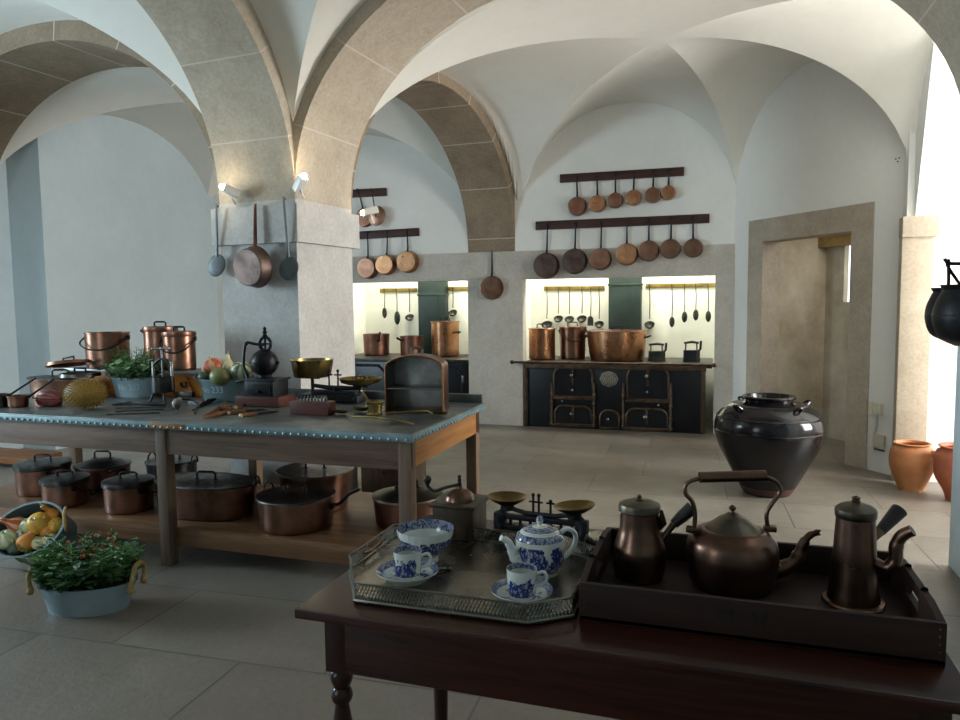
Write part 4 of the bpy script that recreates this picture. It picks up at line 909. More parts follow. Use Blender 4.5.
# ---- zinc tubs
def text_mesh(txt, size, ext=.0015):
    cu = bpy.data.curves.new('lettering', 'FONT'); cu.body = txt; cu.size = size; cu.extrude = ext; cu.align_x = 'CENTER'; cu.align_y = 'CENTER'
    o = bpy.data.objects.new('lettering', cu); COL.objects.link(o); bpy.context.view_layer.update()
    me = o.to_mesh(); vs = [v.co.copy() for v in me.vertices]; fs = [tuple(p.vertices) for p in me.polygons]; o.to_mesh_clear(); bpy.data.objects.remove(o); bpy.data.curves.remove(cu); return vs, fs
def tub(label, c, rx, ry, h, taper, mat, rz, txt=None, rope=False, name='zinc_tub', tx=0.0):
    t = thing(name, label, 'tub', c, rz); sy = ry / rx; b = rx * taper; th = .005
    prof = [(1e-4, .006), (b * .98, .006), (b, 0), (b + .004, .0), (b + (rx - b) * .5, h * .5), (rx, h - .01), (rx + .008, h - .008), (rx + .009, h), (rx - th, h), (rx - th, h - .012), (b - th, .014), (1e-4, .012)]
    mb = MB(); mb.lathe(prof, 48, sy=sy); mb.build('body', mat, t)
    for s in (-1, 1):
        mb = MB()
        if rope: mb.tube(spline([(s * (rx + .004), -.07, h - .03), (s * (rx + .02), -.065, h + .03), (s * (rx + .02), -.03, h + .075), (s * (rx + .02), .03, h + .075), (s * (rx + .02), .065, h + .03), (s * (rx + .004), .07, h - .03)], 5), .012, 8)
        else: mb.tube(spline([(s * (rx + .002), -.03, h - .02), (s * (rx + .025), -.03, h + .01), (s * (rx + .03), 0, h + .02), (s * (rx + .025), .03, h + .01), (s * (rx + .002), .03, h - .02)], 4), .005, 6)
        if rope:
            for y in (-.07, .07): mb.ball((s * (rx + .012), y, h - .03), .02, 8)
        hd = mb.build('rope_handle' if rope else 'ear_handle', 'rope' if rope else mat, t)
        if rope: hd['label'] = 'straw rope handle'
    if txt:
        vs, fs = text_mesh(txt, h * .42); mb = MB(); out = []
        for v in vs:
            zq = h * .52 + v.y; q = zq / h; rr_ = b + (rx - b) * q + .0015 + v.z; a = -pi / 2 + (v.x + tx) / (rx * .97)
            out.append(Vector((rr_ * math.cos(a), rr_ * sy * math.sin(a), zq)))
        mb.add(out, fs); o = mb.build('lettering', 'letter', t, smooth=False, doubles=0); o['label'] = 'pale painted number'
    return t
def leafy(name, parent, rx, ry, z0, hts, n, lsz, mat, kind='oval', spread=1.0, seed=1):
    """Stems with many small leaves rising from an ellipse."""
    rnd = random.Random(seed); mb = MB(); st = MB()
    for i in range(n):
        a = rnd.uniform(0, 2 * pi); q = math.sqrt(rnd.random()) * .9; x, y = rx * q * math.cos(a), ry * q * math.sin(a); h = rnd.uniform(*hts); o = Vector((math.cos(a), math.sin(a), 0)) * rnd.uniform(.1, .55) * h * spread
        p0 = Vector((x, y, z0)); p2 = p0 + o + zz * h; p1 = p0 + o * .3 + zz * h * .6; pts = spline([p0, p1, p2], 4); st.tube(pts, .0016, 4, cap=False)
        m = 9 if kind == 'fern' else 6
        for j in range(m):
            f = .25 + .75 * j / (m - 1); P = pts[min(len(pts) - 1, int(f * (len(pts) - 1)))]; L = lsz * rnd.uniform(.6, 1.15) * (1.1 - .45 * f if kind == 'fern' else 1); b = rnd.uniform(0, 2 * pi)
            d = Vector((math.cos(b), math.sin(b), rnd.uniform(-.25, .75))).normalized(); s = d.cross(zz).normalized(); w = L * (.16 if kind == 'fern' else .38); up_ = s.cross(d)
            mb.add([P, P + d * L * .45 + s * w - up_ * -.05 * L, P + d * L, P + d * L * .45 - s * w + up_ * .05 * L, P + d * L * .5 - up_ * .1 * L], [(0, 1, 4), (1, 2, 4), (2, 3, 4), (3, 0, 4)])
    f = mb.build(name, mat, parent, ang=80, doubles=0); f['kind'] = 'stuff'; s_ = st.build('stems', 'leafd', f, doubles=0); s_['kind'] = 'stuff'; return f
def tub_fit(xl, xr, yb, yt, z, ratio):
    x = (xl + xr) / 2; p0 = at(x, yb, z); hd = Vector((p0.x, p0.y, 0)).normalized(); r = .1
    for _ in range(8): c = p0 + hd * r * ratio; r = (xr - xl) / 2 * depth(c) / F
    f = c - hd * r * ratio; d = ray(x, yt); q = (f.x * hd.x + f.y * hd.y) / (d.x * hd.x + d.y * hd.y); return c, r, CH + d.z * q - z
c, r, h = tub_fit(111, 161, 398, 378, ZK, .5); t = tub('pale blue zinc tub of leafy herbs standing on the kitchen table', c, r, r * .5, h, .8, 'zincblue', .15, 'No 233')
mb = MB(); mb.lathe([(1e-4, h * .85), (r * .93, h * .85), (r * .93, h * .84), (1e-4, h * .84)], 32, sy=.5); mb.build('soil', 'soil', t)
f = leafy('herb_leaves', t, r, r * .6, h * .85, (.05, .15), 130, .058, 'leafp', spread=2.1, seed=3); leafy('tall_herb', t, r * .5, r * .4, h * .85, (.12, .24), 60, .045, 'leaf', 'fern', .8, 5)
c, r, h = tub_fit(199, 250, 402, 380, ZK, .5); t2 = tub('grey zinc tub heaped with squashes on the kitchen table', c, r, r * .5, h, .8, 'zinc', .2, 'No 233', tx=-.06)
mb = MB(); mb.lathe([(1e-4, h * .6), (r * .88, h * .6), (r * .88, h * .59), (1e-4, h * .59)], 32, sy=.5); mb.build('packing', 'soil', t2)
G = {'red': gourd_mat('red_squash_skin', 'a0472c', 'c4663c', 5, 'd9a27c'), 'green': gourd_mat('olive_squash_skin', '5c6132', '7c7f48'), 'striped': gourd_mat('striped_squash_skin', '4c5a3c', '5f6e4a', 5, 'b9bca0'),
     'white': gourd_mat('cream_squash_skin', 'cbbd90', 'dccfa4'), 'orange': gourd_mat('orange_gourd_skin', 'b66a1f', 'd38a31'), 'yellow': gourd_mat('yellow_gourd_skin', 'b8912a', 'd4b046', 6, 'c98f28'),
     'pale': gourd_mat('pale_green_gourd_skin', '8d9a6a', 'b4bb8d', 5, 'c9caa4'), 'dark': gourd_mat('dark_green_gourd_skin', '2f3f30', '4a5a44')}
def gourd(label, c, r, sq, mat, ribs=0, neck=0, rot=(0, 0, 0), group=None, name='gourd', stem=True):
    t = thing(name, label, 'gourd', c, rot=rot, group=group)
    if neck: prof = [(1e-4, -r)] + [(max(1e-4, p.x), p.z) for p in spline([(.55 * r, 0, -.88 * r), (r, 0, -.2 * r), (.78 * r, 0, .5 * r), (.38 * r, 0, 1.1 * r), (.33 * r, 0, (1.1 + neck * .6) * r), (.25 * r, 0, (1.1 + neck) * r)], 4)] + [(1e-4, (1.13 + neck) * r)]; zt = (1.1 + neck) * r
    else: prof = [(max(1e-4, r * math.sin(pi * i / 12)), -r * sq * math.cos(pi * i / 12) - (.12 * r if i in (0, 12) else 0) * (1 if i else -1)) for i in range(13)]; zt = r * sq * .85
    mb = MB(); mb.lathe(prof, 36, wob=(lambda a, rr_, z: 1 + .06 * abs(math.cos(ribs / 2 * a)) - .03) if ribs else None); mb.build('body', G[mat], t)
    if stem:
        mb = MB(); mb.tube([(0, 0, zt - .01), (r * .05, 0, zt + r * .2), (r * .2, 0, zt + r * .38)], [r * .13, r * .09, r * .11], 7); mb.build('stalk', G['white'] if mat in ('green', 'red') else G['pale'], t)
    return t
def gpos(px, py, Y): return on(px, py, Y)
yc = c.y; k = depth(c) / F
gourd('red and pale ribbed squash at the back left of the squash tub on the table', gpos(213, 367, yc + .04), 11 * k, .82, 'red', 10, rot=(.3, -.2, 0))
gourd('smooth olive green squash at the front of the squash tub on the table', gpos(221, 377, yc - .06), 11 * k, .85, 'green', 0, rot=(-.25, .1, 0))
gourd('green and cream striped squash at the right of the squash tub on the table', gpos(241, 371, yc), 10 * k, .9, 'striped', 8, rot=(.5, .4, 0))
gourd('small cream squash with pointed neck between red and striped squashes', gpos(228, 366, yc + .08), 6.5 * k, 1, 'white', 0, .7)
gourd('dark green squash at the front left rim of the squash tub on the table', gpos(204.5, 377, yc - .04), 6.5 * k, .8, 'dark', 8)
gourd('small orange squash peeping out behind the striped squash beside the coffee mill', gpos(252, 368, yc + .12), 6 * k, .85, 'orange', 8)

# ---- fruit press
q = bk(164, 402, ZK, .045); k = depth(q) / F; t = thing('fruit_press', 'small iron screw press with T handle in front of the herb tub', 'press', q, .1)
def H(py): return zup(164, py, q) - ZK
mb = MB(); mb.lathe([(1e-4, H(392)), (10.5 * k, H(392)), (11 * k, H(391)), (10.6 * k, H(377)), (11.4 * k, H(376)), (10 * k, H(376)), (9.8 * k, H(390)), (1e-4, H(390))], 28); mb.build('cylinder', 'tind', t)
for a in (-.9, 1.0, 2.2, 4.1):
    d = Vector((math.cos(a), math.sin(a), 0)); mb = MB(); mb.tube(spline([d * 9 * k + zz * H(391), d * 10.5 * k + zz * H(394), d * 13 * k + zz * .006, d * 15 * k + zz * .004], 4), .007, 8); mb.build('foot', 'cast', t)
for s in (-1, 1):
    mb = MB(); mb.tube([(s * 10.5 * k, 0, H(390)), (s * 10.5 * k, 0, H(364))], .009, 8); mb.ball((s * 10.5 * k, 0, H(363)), .010, 8); mb.build('upright', 'tin', t)
mb = MB(); mb.tube(spline([(-10.5 * k, 0, H(366)), (-5 * k, 0, H(361)), (0, 0, H(359)), (5 * k, 0, H(361)), (10.5 * k, 0, H(366))], 4), .009, 8); mb.build('yoke', 'cast', t)
mb = MB(); mb.tube([(0, 0, H(379)), (0, 0, H(349))], .0065, 10); mb.build('screw', 'tin', t)
mb = MB(); mb.tube([(-10 * k, 0, H(349)), (10 * k, 0, H(349))], [.008, .008], 8); mb.ball((0, 0, H(349)), .014, 8)
for s in (-1, 1): mb.ball((s * 10 * k, 0, H(349)), .010, 8)
mb.build('crossbar', 'tin', t)

# ---- orange wooden block with ring
q = bk(189, 397, ZK, .05); k = depth(q) / F; t = thing('wooden_block', 'orange-brown wedge-shaped wooden block on a dark foot between press and squash tub', 'block', q, -.1)
mb = MB(); mb.box((0, 0, 2.4 * k), (21 * k, .09, 4.8 * k), .004); mb.build('foot', 'darkhandle', t)
mb = MB(); a = 9.5 * k; mb.prism([(-a, 4.8 * k), (a, 4.8 * k), (a * .35, 20 * k), (-a * .75, 20 * k)], -.035, .035); mb.xf(Matrix.Rotation(pi / 2, 4, 'X')); mb.build('wedge', 'orangewood', t)
mb = MB(); mb.tube(arc((0, -.045, 13 * k), 3.6 * k, pi * .9, 2.2 * pi, 12), .006, 8); mb.build('hook', 'iron', t)

# ---- tools lying on the zinc
def lay(name, label, cat, segs, group=None):
    """Tool lying on the top: segs = list of (part, material, [(px, py, dz)], radii, flat)."""
    P0 = at(segs[0][2][0][0], segs[0][2][0][1], ZK); t = thing(name, label, cat, P0, group=group)
    for part, mat, pts, rad, fl in segs:
        mb = MB(); mb.tube([at(x, y, ZK + dz) - P0 for x, y, dz in pts], rad, 8, flat=fl); mb.build(part, mat, t)
    return t
t = lay('ladle', 'steel ladle lying on the table in front of the fruit press', 'ladle', [('handle', 'tind', [(181, 399, .03), (190, 400, .012), (203, 402, .008)], .006, 1)])
mb = MB(); q = at(174, 413, ZK) - t.location; rr_ = .042; mb.lathe([(1e-4, -rr_), (rr_ * .6, -rr_ * .8), (rr_ * .95, -rr_ * .3), (rr_, 0), (rr_ * .96, 0), (rr_ * .9, -rr_ * .3), (rr_ * .55, -rr_ * .74), (1e-4, -rr_ * .93)], 24); mb.xf(Matrix.Translation(q + Vector((0, .045, .05))) @ Matrix.Rotation(R_(-30), 4, 'Z') @ Matrix.Rotation(R_(-112), 4, 'X')); mb.build('bowl', 'tin', t)
lay('kitchen_knife', 'dark-handled knife lying left of the ladle below the herb tub', 'knife', [('handle', 'darkhandle', [(166, 404, .012), (152, 404, .012), (139, 403.5, .011)], [.012, .013, .010], .7), ('blade', 'tind', [(139, 403.5, .008), (128, 404, .006), (112, 405, .004)], [.014, .014, .003], .15)])
for k_, (a, b, d) in enumerate((((120, 408, .005), (166, 407, .005), 'thin iron skewer nearest the knife'), ((118, 411.5, .005), (164, 409.5, .005), 'thin iron skewer in the middle of three'), ((110, 414.5, .005), (160, 413, .005), 'thin iron skewer nearest the table edge'))):
    t = lay('skewer', d + ' on the zinc left of the ladle', 'skewer', [('rod', 'tind', [a, b], .004, 1)], 'skewers'); mb = MB(); mb.tube([p - t.location for p in arc(at(*a[:2], ZK + .005) + Vector((-.012, 0, 0)), .012, 0, 2 * pi, 10, 'XY')[:-1]], .003, 6, closed=True); mb.build('ring', 'tind', t)
lay('scraper', 'dark triangular scraper blade lying below the squash tub', 'scraper', [('blade', 'cast', [(217, 398.5, .02), (208, 402.5, .012), (200, 407, .006)], [.004, .022, .016], .2), ('tang', 'tind', [(200, 407, .006), (193, 410, .006)], .005, 1)])
lay('spatula', 'small grey spatula lying between ladle and scraper', 'spatula', [('blade', 'tin', [(188, 403, .008), (194, 405, .008), (197, 407, .006)], [.012, .020, .012], .15), ('handle', 'tind', [(197, 407, .006), (195, 414, .005)], .005, 1)])
t = lay('wooden_tongs', 'brown wooden V-shaped tongs lying near the table edge', 'tongs', [('arm', 'handlewood', [(203, 417, .012), (214, 411, .02), (226, 405, .022)], [.006, .013, .014], .8), ('arm', 'handlewood', [(203, 417.5, .01), (216, 415, .012), (228, 411.5, .012)], [.006, .012, .012], .8)])
mb = MB(); mb.box(at(226, 408, ZK + .022) - t.location, (.06, .05, .03), .006); mb.build('hinge_block', 'handlewood', t)
for px, py, d in ((229, 413, 'nearer knife with pale butt, lying right of the wooden tongs'), (241, 415.5, 'knife with pale butt closest to the table edge, left of the weight block'), (236, 407.5, 'short knife with pale butt in front of the coffee mill base')):
    L = 20 if py > 410 else 9
    t = lay('kitchen_knife', d, 'knife', [('handle', 'handlewood', [(px, py, .011), (px + L * .45, py - 1, .012), (px + L * .8, py - 2, .011)], [.012, .013, .009], .8), ('blade', 'tind', [(px + L * .8, py - 2, .008), (px + L * 1.4, py - 3, .006), (px + L * 1.9, py - 4, .004)], [.010, .009, .002], .2)])
    mb = MB(); mb.ball(at(px, py, ZK + .011) - t.location, .0125, 8); mb.build('butt', G['white'], t)

# ---- big coffee mill
q = bk(266, 407, ZK, .10); k = depth(q) / F; t = thing('coffee_mill', 'black iron coffee mill with round hopper and crank on a red wooden base', 'mill', q, .0)
def H(py): return zup(266, py, q) - ZK
mb = MB(); mb.box((0, 0, H(395) * .5), (50 * k, .2, H(395)), .008); mb.build('base_block', 'boxwood', t)
mb = MB(); mb.box((.01, .0, (H(396) + H(380)) / 2), (33 * k, .17, H(380) - H(396)), .006); mb.box((.01, 0, H(379)), (38 * k, .185, .012), .003); mb.build('drawer_case', 'cast', t)
mb = MB(); mb.box((.01, -.088, (H(395) + H(381)) / 2), (26 * k, .008, (H(381) - H(395)) * .75), .003); mb.ball((.01, -.098, H(390)), .010, 8); mb.build('drawer', 'iron', t)
hc = H(363); rr_ = 13.6 * k
mb = MB(); mb.lathe([(rr_ * .75, H(379.5)), (rr_ * .55, H(377)), (rr_ * .5, H(375))] + [(rr_ * math.sin(a), hc - rr_ * math.cos(a)) for a in [pi * (.16 + .7 * i / 12) for i in range(13)]] + [(rr_ * .3, hc + rr_ * .97), (1e-4, hc + rr_)], 32); mb.build('hopper', 'iron', t)
mb = MB(); mb.lathe([(rr_ * 1.0, hc - .006), (rr_ * 1.07, hc - .004), (rr_ * 1.07, hc + .006), (rr_ * 1.0, hc + .008)], 32)
for s in (-1, 1): mb.ball((s * rr_ * 1.12, 0, hc + .004), .014, 8)
mb.build('hopper_flange', 'iron', t)
mb = MB(); hz = H(344); mb.tube(arc((.01, 0, hz), 6.5 * k, 0, 2 * pi, 20)[:-1], .011, 8, closed=True); mb.tube([(.01 - 6 * k, 0, hz), (.01 + 6 * k, 0, hz)], .006, 6); mb.tube([(.01, 0, hz - 6 * k), (.01, 0, hz + 7 * k)], .007, 6); mb.build('ring_frame', 'iron', t)
mb = MB(); mb.lathe([(.012, 0), (.018, .012), (.010, .024), (.016, .034), (.008, .05), (.012, .06), (1e-4, .075)], 14, (0.01, 0, H(338))); mb.build('finial', 'iron', t)
mb = MB(); mb.tube(spline([(.01, -.02, H(345)), (-8 * k, -.025, H(344)), (-17 * k, -.03, H(343)), (-19.5 * k, -.035, H(352)), (-20 * k, -.04, H(366)), (-15 * k, -.05, H(378)), (-18 * k, -.06, H(380)), (-24 * k, -.06, H(381))], 5), .0095, 8); mb.ball((-17.5 * k, -.03, H(344)), .013, 8); cr = mb.build('crank', 'iron', t)
mb = MB(); mb.tube([(-19 * k, -.06, H(380.5)), (-22 * k, -.06, H(381)), (-27 * k, -.06, H(381.5))], [.010, .014, .010], 10); mb.build('crank_grip', 'darkhandle', cr)

# ---- balance scale with weights
q = bk(336, 405, ZK, .16); k = depth(q) / F; t = thing('balance_scale', 'iron balance scale with a deep brass bowl left and a flat brass pan right', 'scale', q)
def H(py): return zup(336, py, q) - ZK
mb = MB(); mb.box((-4 * k, 0, .025), (66 * k, .13, .05), .01); mb.box((0, 0, .06), (50 * k, .08, .03), .01); mb.build('base', 'cast', t)
mb = MB()
for i in range(11): mb.tube(arc(((-28 + 5 * i) * k, -.068, .03), 2.2 * k, 0, 2 * pi, 8)[:-1], .003, 5, closed=True)
mb.build('openwork', 'cast', t)
mb = MB(); mb.tube([(-26 * k, 0, H(386)), (-8 * k, 0, H(388)), (8 * k, 0, H(388)), (28 * k, 0, H(388))], [.012, .016, .016, .012], 8); mb.tube([(0, 0, .05), (0, 0, H(386))], .018, 8); mb.build('beam', 'cast', t)
for s, py in ((-26, 378), (28, 385)):
    mb = MB(); mb.tube([(s * k, 0, H(392)), (s * k, 0, H(py))], .012, 8); mb.tube([((s - 8) * k, 0, H(py) - .004), ((s + 8) * k, 0, H(py) - .004)], .007, 6); mb.build('pan_support', 'cast', t)
for x in (-7, 3):
    mb = MB(); mb.tube([(x * k, 0, H(388)), (x * k, 0, H(372))], .006, 8); mb.ball((x * k, 0, H(371)), .011, 8); mb.tube([((x - 4) * k, 0, H(375)), ((x + 4) * k, 0, H(375))], .005, 6); mb.build('pointer', 'cast', t)
rr_ = 21.5 * k; mb = MB(); b0, b1 = H(377.5), H(360); mb.lathe([(1e-4, b0), (rr_ * .8, b0), (rr_ * .86, b0 + .008), (rr_ * .985, b1 - .004), (rr_ * 1.02, b1), (rr_ * .96, b1), (rr_ * .83, b0 + .012), (1e-4, b0 + .01)], 36, (-26 * k, 0, 0)); mb.build('brass_bowl', 'brass', t)
mb = MB(); b0, b1 = H(384), H(377.5); rr_ = 21 * k; mb.lathe([(1e-4, b0), (rr_ * .6, b0 + .002), (rr_ * .9, b0 + .016), (rr_, b1), (rr_ * .97, b1), (rr_ * .87, b0 + .02), (rr_ * .55, b0 + .008), (1e-4, b0 + .006)], 36, (28 * k, 0, 0)); mb.build('brass_pan', 'brassd', t)
zp_ = ZK + b0 + .008
for dx, s, d in ((-8, .8, 'small brass weight at the left'), (0, 1.15, 'biggest brass weight in the middle'), (7, .9, 'middle-sized brass weight at the right')):
    w = thing('scale_weight', d + " of the scale's flat pan", 'weight', q + Vector(((28 + dx) * k, 0, zp_ - ZK)), group='brass weights on the pan'); r_ = .019 * s
    mb = MB(); mb.lathe([(1e-4, 0), (r_, 0), (r_, r_ * 1.5), (r_ * .8, r_ * 1.7), (1e-4, r_ * 1.75)], 18); mb.build('body', 'brass', w)
    mb = MB(); mb.lathe([(1e-4, r_ * 1.7), (r_ * .3, r_ * 1.7), (r_ * .3, r_ * 2.0), (r_ * .6, r_ * 2.3), (r_ * .45, r_ * 2.6), (1e-4, r_ * 2.7)], 14); mb.build('knob', 'brass', w)
q2 = bk(313, 415, ZK, .05); k = depth(q2) / F; hb = zup(313, 401, q2) - ZK; t = thing('weight_block', 'red-brown wooden block holding rows of small weights in front of the scale', 'block', q2, -.02); w = 44 * k
mb = MB(); mb.box((0, 0, hb / 2), (w, .09, hb), .004); mb.build('block', 'boxwood', t)
for i in range(9):
    mb = MB(); s = .006 + .0011 * i; x = -w / 2 + .03 + i * (w - .05) / 9; mb.lathe([(1e-4, 0), (s, 0), (s, .014 + i * .001), (s * .4, .016 + i * .001), (s * .4, .022 + i * .001), (s * .7, .027 + i * .001), (1e-4, .03 + i * .001)], 12, (x, .0, hb - .003))
    wt = mb.build('set_weight', 'tin', t)
# ---- mortar, pestle and brass spoons
q = bk(375, 416, ZK, .045); k = depth(q) / F; hm = zup(375, 402, q) - ZK; r_ = 10 * k; t = thing('mortar', 'small brass mortar in front of the copper oven', 'mortar', q)
mb = MB(); mb.lathe([(1e-4, 0), (r_ * .72, 0), (r_ * .76, .006), (r_ * .66, .014), (r_ * .7, hm * .5), (r_ * .78, hm * .86), (r_, hm), (r_ * .95, hm), (r_ * .7, hm * .8), (r_ * .55, .02), (1e-4, .016)], 30); mb.build('body', 'brass', t)
for s in (-1, 1): mb = MB(); mb.ball((s * r_ * .8, 0, hm * .6), .011, 8); mb.build('knob', 'brass', t)
p0 = q + Vector((.0, 0, .03)); tq = q + Vector((-13 * k, -.01, zup(355, 392, q) - ZK)); t = thing('pestle', 'brass pestle leaning out of the mortar to the left', 'pestle', p0); d = tq - p0
mb = MB(); mb.tube([Vector((0, 0, 0)), d * .08, d * .2, d * .5, d * .85, d], [.008, .010, .006, .005, .006, .007], 10); mb.build('shaft', 'brass', t); mb = MB(); mb.ball(d, .009, 8); mb.build('end_knob', 'brass', t)
def big_spoon(label, bx, by, rx, pts, name='brass_spoon'):
    c = at(bx, by, ZK + .02); t = thing(name, label, 'spoon', c); k = depth(c) / F; mb = MB(); r_ = rx * k
    mb.lathe([(1e-4, -.010), (r_ * .6, -.007), (r_ * .9, .0), (r_, .008), (r_ * .96, .009), (r_ * .8, .002), (1e-4, -.006)], 24, sy=1.1); mb.xf(Matrix.Rotation(R_(-14), 4, 'X')); mb.build('bowl', 'brassd', t)
    mb = MB(); mb.tube([at(x, y, ZK + z) - c for x, y, z in pts], .0055, 8, flat=1.5); mb.build('handle', 'brass', t)
big_spoon('long brass spoon nearest the table edge, bowl left of the mortar', 340, 412, 8, [(346, 415, .012), (352, 417, .022), (372, 417.5, .028), (395, 420, .022), (413, 424, .01)])
big_spoon('round brass spoon head leaning just left of the mortar', 361, 409.5, 8, [(367, 408, .012), (374, 406.5, .015)])
big_spoon('brass spoon whose bowl lies at the right foot of the copper oven', 440, 413.5, 7.5, [(434, 414, .014), (428, 411, .022), (410, 411.5, .015), (386, 413.5, .008)])

# ---- copper roasting oven
qa, qb = at(386, 413, ZK), at(443, 413.5, ZK); t = thing('roasting_oven', 'copper half-round roasting oven, open in front, with one shelf and a ring handle', 'oven', (qa + qb) / 2, math.atan2((qb - qa).y, (qb - qa).x)); w = (qb - qa).length; D = .20
hs = zup(414, 368.5, t.location) - ZK; hc = zup(414, 356, t.location) - ZK
def prof_oven(s, off=0): return [(-w / 2 + off, off), (-w / 2 + off, hs)] + [(-(w / 2 - off) * math.cos(a), hs + (hc - hs - off) * math.sin(a)) for a in [pi * i / 14 for i in range(1, 14)]] + [(w / 2 - off, hs), (w / 2 - off, off)]
po, pi_ = prof_oven(0), prof_oven(0, .006); n = len(po); mb = MB()
vs = [(x, 0, z) for x, z in po] + [(x, 0, z) for x, z in pi_] + [(x, D, z) for x, z in po] + [(x, D, z) for x, z in pi_]
fs = []
for i in range(n - 1): fs += [(i, i + 1, n + i + 1, n + i), (i, 2 * n + i, 2 * n + i + 1, i + 1), (2 * n + i, 3 * n + i, 3 * n + i + 1, 2 * n + i + 1)]
mb.add(vs, fs); mb.build('shell', 'copper', t)
mb = MB(); mb.add([(x, .004, z) for x, z in pi_] + [(x, D, z) for x, z in pi_], [(i, i + 1, n + i + 1, n + i) for i in range(n - 1)]); mb.build('tinned_lining', 'tin', t)
mb = MB(); mb.prism([(x, z) for x, z in pi_], -D - .004, -D + .004); mb.xf(Matrix.Rotation(pi / 2, 4, 'X')); mb.build('back_plate', 'tin', t)
mb = MB(); mb.box((0, D / 2, .005), (w, D, .01), .002); mb.build('floor_plate', 'copperd', t)
zsf = zup(414, 389, t.location) - ZK; mb = MB(); mb.box((0, D / 2, zsf), (w - .012, D - .01, .006), .002); mb.tube([(-w / 2 + .008, .006, zsf), (w / 2 - .008, .006, zsf)], .005, 8); mb.build('shelf', 'tin', t)
mb = MB(); mb.tube([(x, 0, z) for x, z in po], .006, 8); mb.build('wired_edge', 'copperb', t)
mb = MB(); mb.tube([(-.03, D * .5, hc - .004), (-.033, D * .5, hc + .028), (-.02, D * .5, hc + .042), (.02, D * .5, hc + .042), (.033, D * .5, hc + .028), (.03, D * .5, hc - .004)], .008, 8); mb.build('ring_handle', 'tin', t)

# ---- dark chest behind the table, bench at far left
ca = at(358.5, 493, 0); cb = at(408, 494, 0); t = thing('wooden_chest', 'low dark wooden chest on the floor behind the right end of the table', 'chest', (ca.x + .22, ca.y + .2, 0)); 
mb = MB(); mb.box((0, 0, .16), (.42, .34, .32), .008); mb.build('body', 'grinderwood', t); mb = MB(); mb.box((0, 0, .335), (.45, .37, .03), .006); mb.build('lid', 'grinderwood', t); mb = MB(); mb.tube(arc((0, -.175, .2), .035, pi, 2 * pi, 8), .006, 6); mb.build('pull', 'iron', t)
q = on(12, 455, 5.1); t = thing('wooden_bench', 'low brown wooden bench against the left, seen under the table', 'bench', (q.x - .12, 5.1, 0)); hb = q.z + .02
mb = MB(); mb.box((0, 0, hb - .03), (1.1, .36, .06), .006); mb.build('seat', 'handlewood', t)
for s in (-1, 1): mb = MB(); mb.box((s * .45, 0, (hb - .06) / 2), (.06, .3, hb - .06), .005); mb.build('leg', 'handlewood', t)

# ---- tubs on the floor
c, r, h = tub_fit(43, 137, 619, 590, 0, .66); t = tub('pale blue zinc tub planted with ferns and russet flowers on the floor', c, r, r * .62, h, .8, 'zincblue', .32, None, True)
mb = MB(); mb.lathe([(1e-4, h * .88), (r * .95, h * .88), (r * .95, h * .87), (1e-4, h * .87)], 32, sy=.62); mb.build('soil', 'soil', t)
leafy('fern_leaves', t, r, r * .6, h * .88, (.08, .22), 110, .085, 'leaf', 'fern', 1.0, 11); leafy('broad_leaves', t, r * .95, r * .6, h * .85, (.04, .14), 80, .07, 'leafd', spread=1.4, seed=12); leafy('silvery_leaves', t, r * .9, r * .5, h * .85, (.1, .22), 26, .045, 'leafp', spread=1.0, seed=14)
rnd = random.Random(5); mb = MB()
for i in range(26):
    a = rnd.uniform(0, 2 * pi); q = math.sqrt(rnd.random()) * .75; mb.ball((r * (.15 + q * math.cos(a) * .8), r * .55 * q * math.sin(a), h + rnd.uniform(.15, .225)), rnd.uniform(.006, .011), 6)
o = mb.build('flowers', 'flower', t); o['kind'] = 'stuff'

# tilted tub of gourds
p = at(40, 556, 0); k = depth(p) / F; t = thing('zinc_tub', 'grey zinc tub tipped towards the room, full of small gourds, by the shelf', 'tub', (0, 0, 0), rot=(R_(58), R_(-14), R_(22))); r = 35 * k; h = .21
MWR = Euler((R_(58), R_(-14), R_(22))).to_matrix(); oc_ = at(27, 527, .235); t.location = oc_ - MWR @ Vector((0, 0, h)); t.location.z = .115
TUB = t
mb = MB(); b = r * .8; mb.lathe([(1e-4, 0), (b, 0), (b + .004, .004), (r, h - .01), (r + .009, h - .008), (r + .009, h), (r - .005, h), (b - .005, .012), (1e-4, .012)], 44, sy=.72); mb.build('body', 'zinc', t)
for s in (-1, 1):
    mb = MB(); mb.tube(spline([(s * (r + .004), -.06, h - .02), (s * (r + .03), -.05, h + .03), (s * (r + .035), 0, h + .05), (s * (r + .03), .05, h + .03), (s * (r + .004), .06, h - .02)], 5), .010, 8); o = mb.build('rope_handle', 'rope', t); o['label'] = 'straw rope handle'
bpy.context.view_layer.update(); MW = Matrix.Translation(t.location) @ MWR.to_4x4()
mb = MB(); mb.lathe([(1e-4, h * .55), (r * .89, h * .55), (r * .89, h * .54), (1e-4, h * .54)], 32, sy=.72); mb.build('packing', 'soil', t)
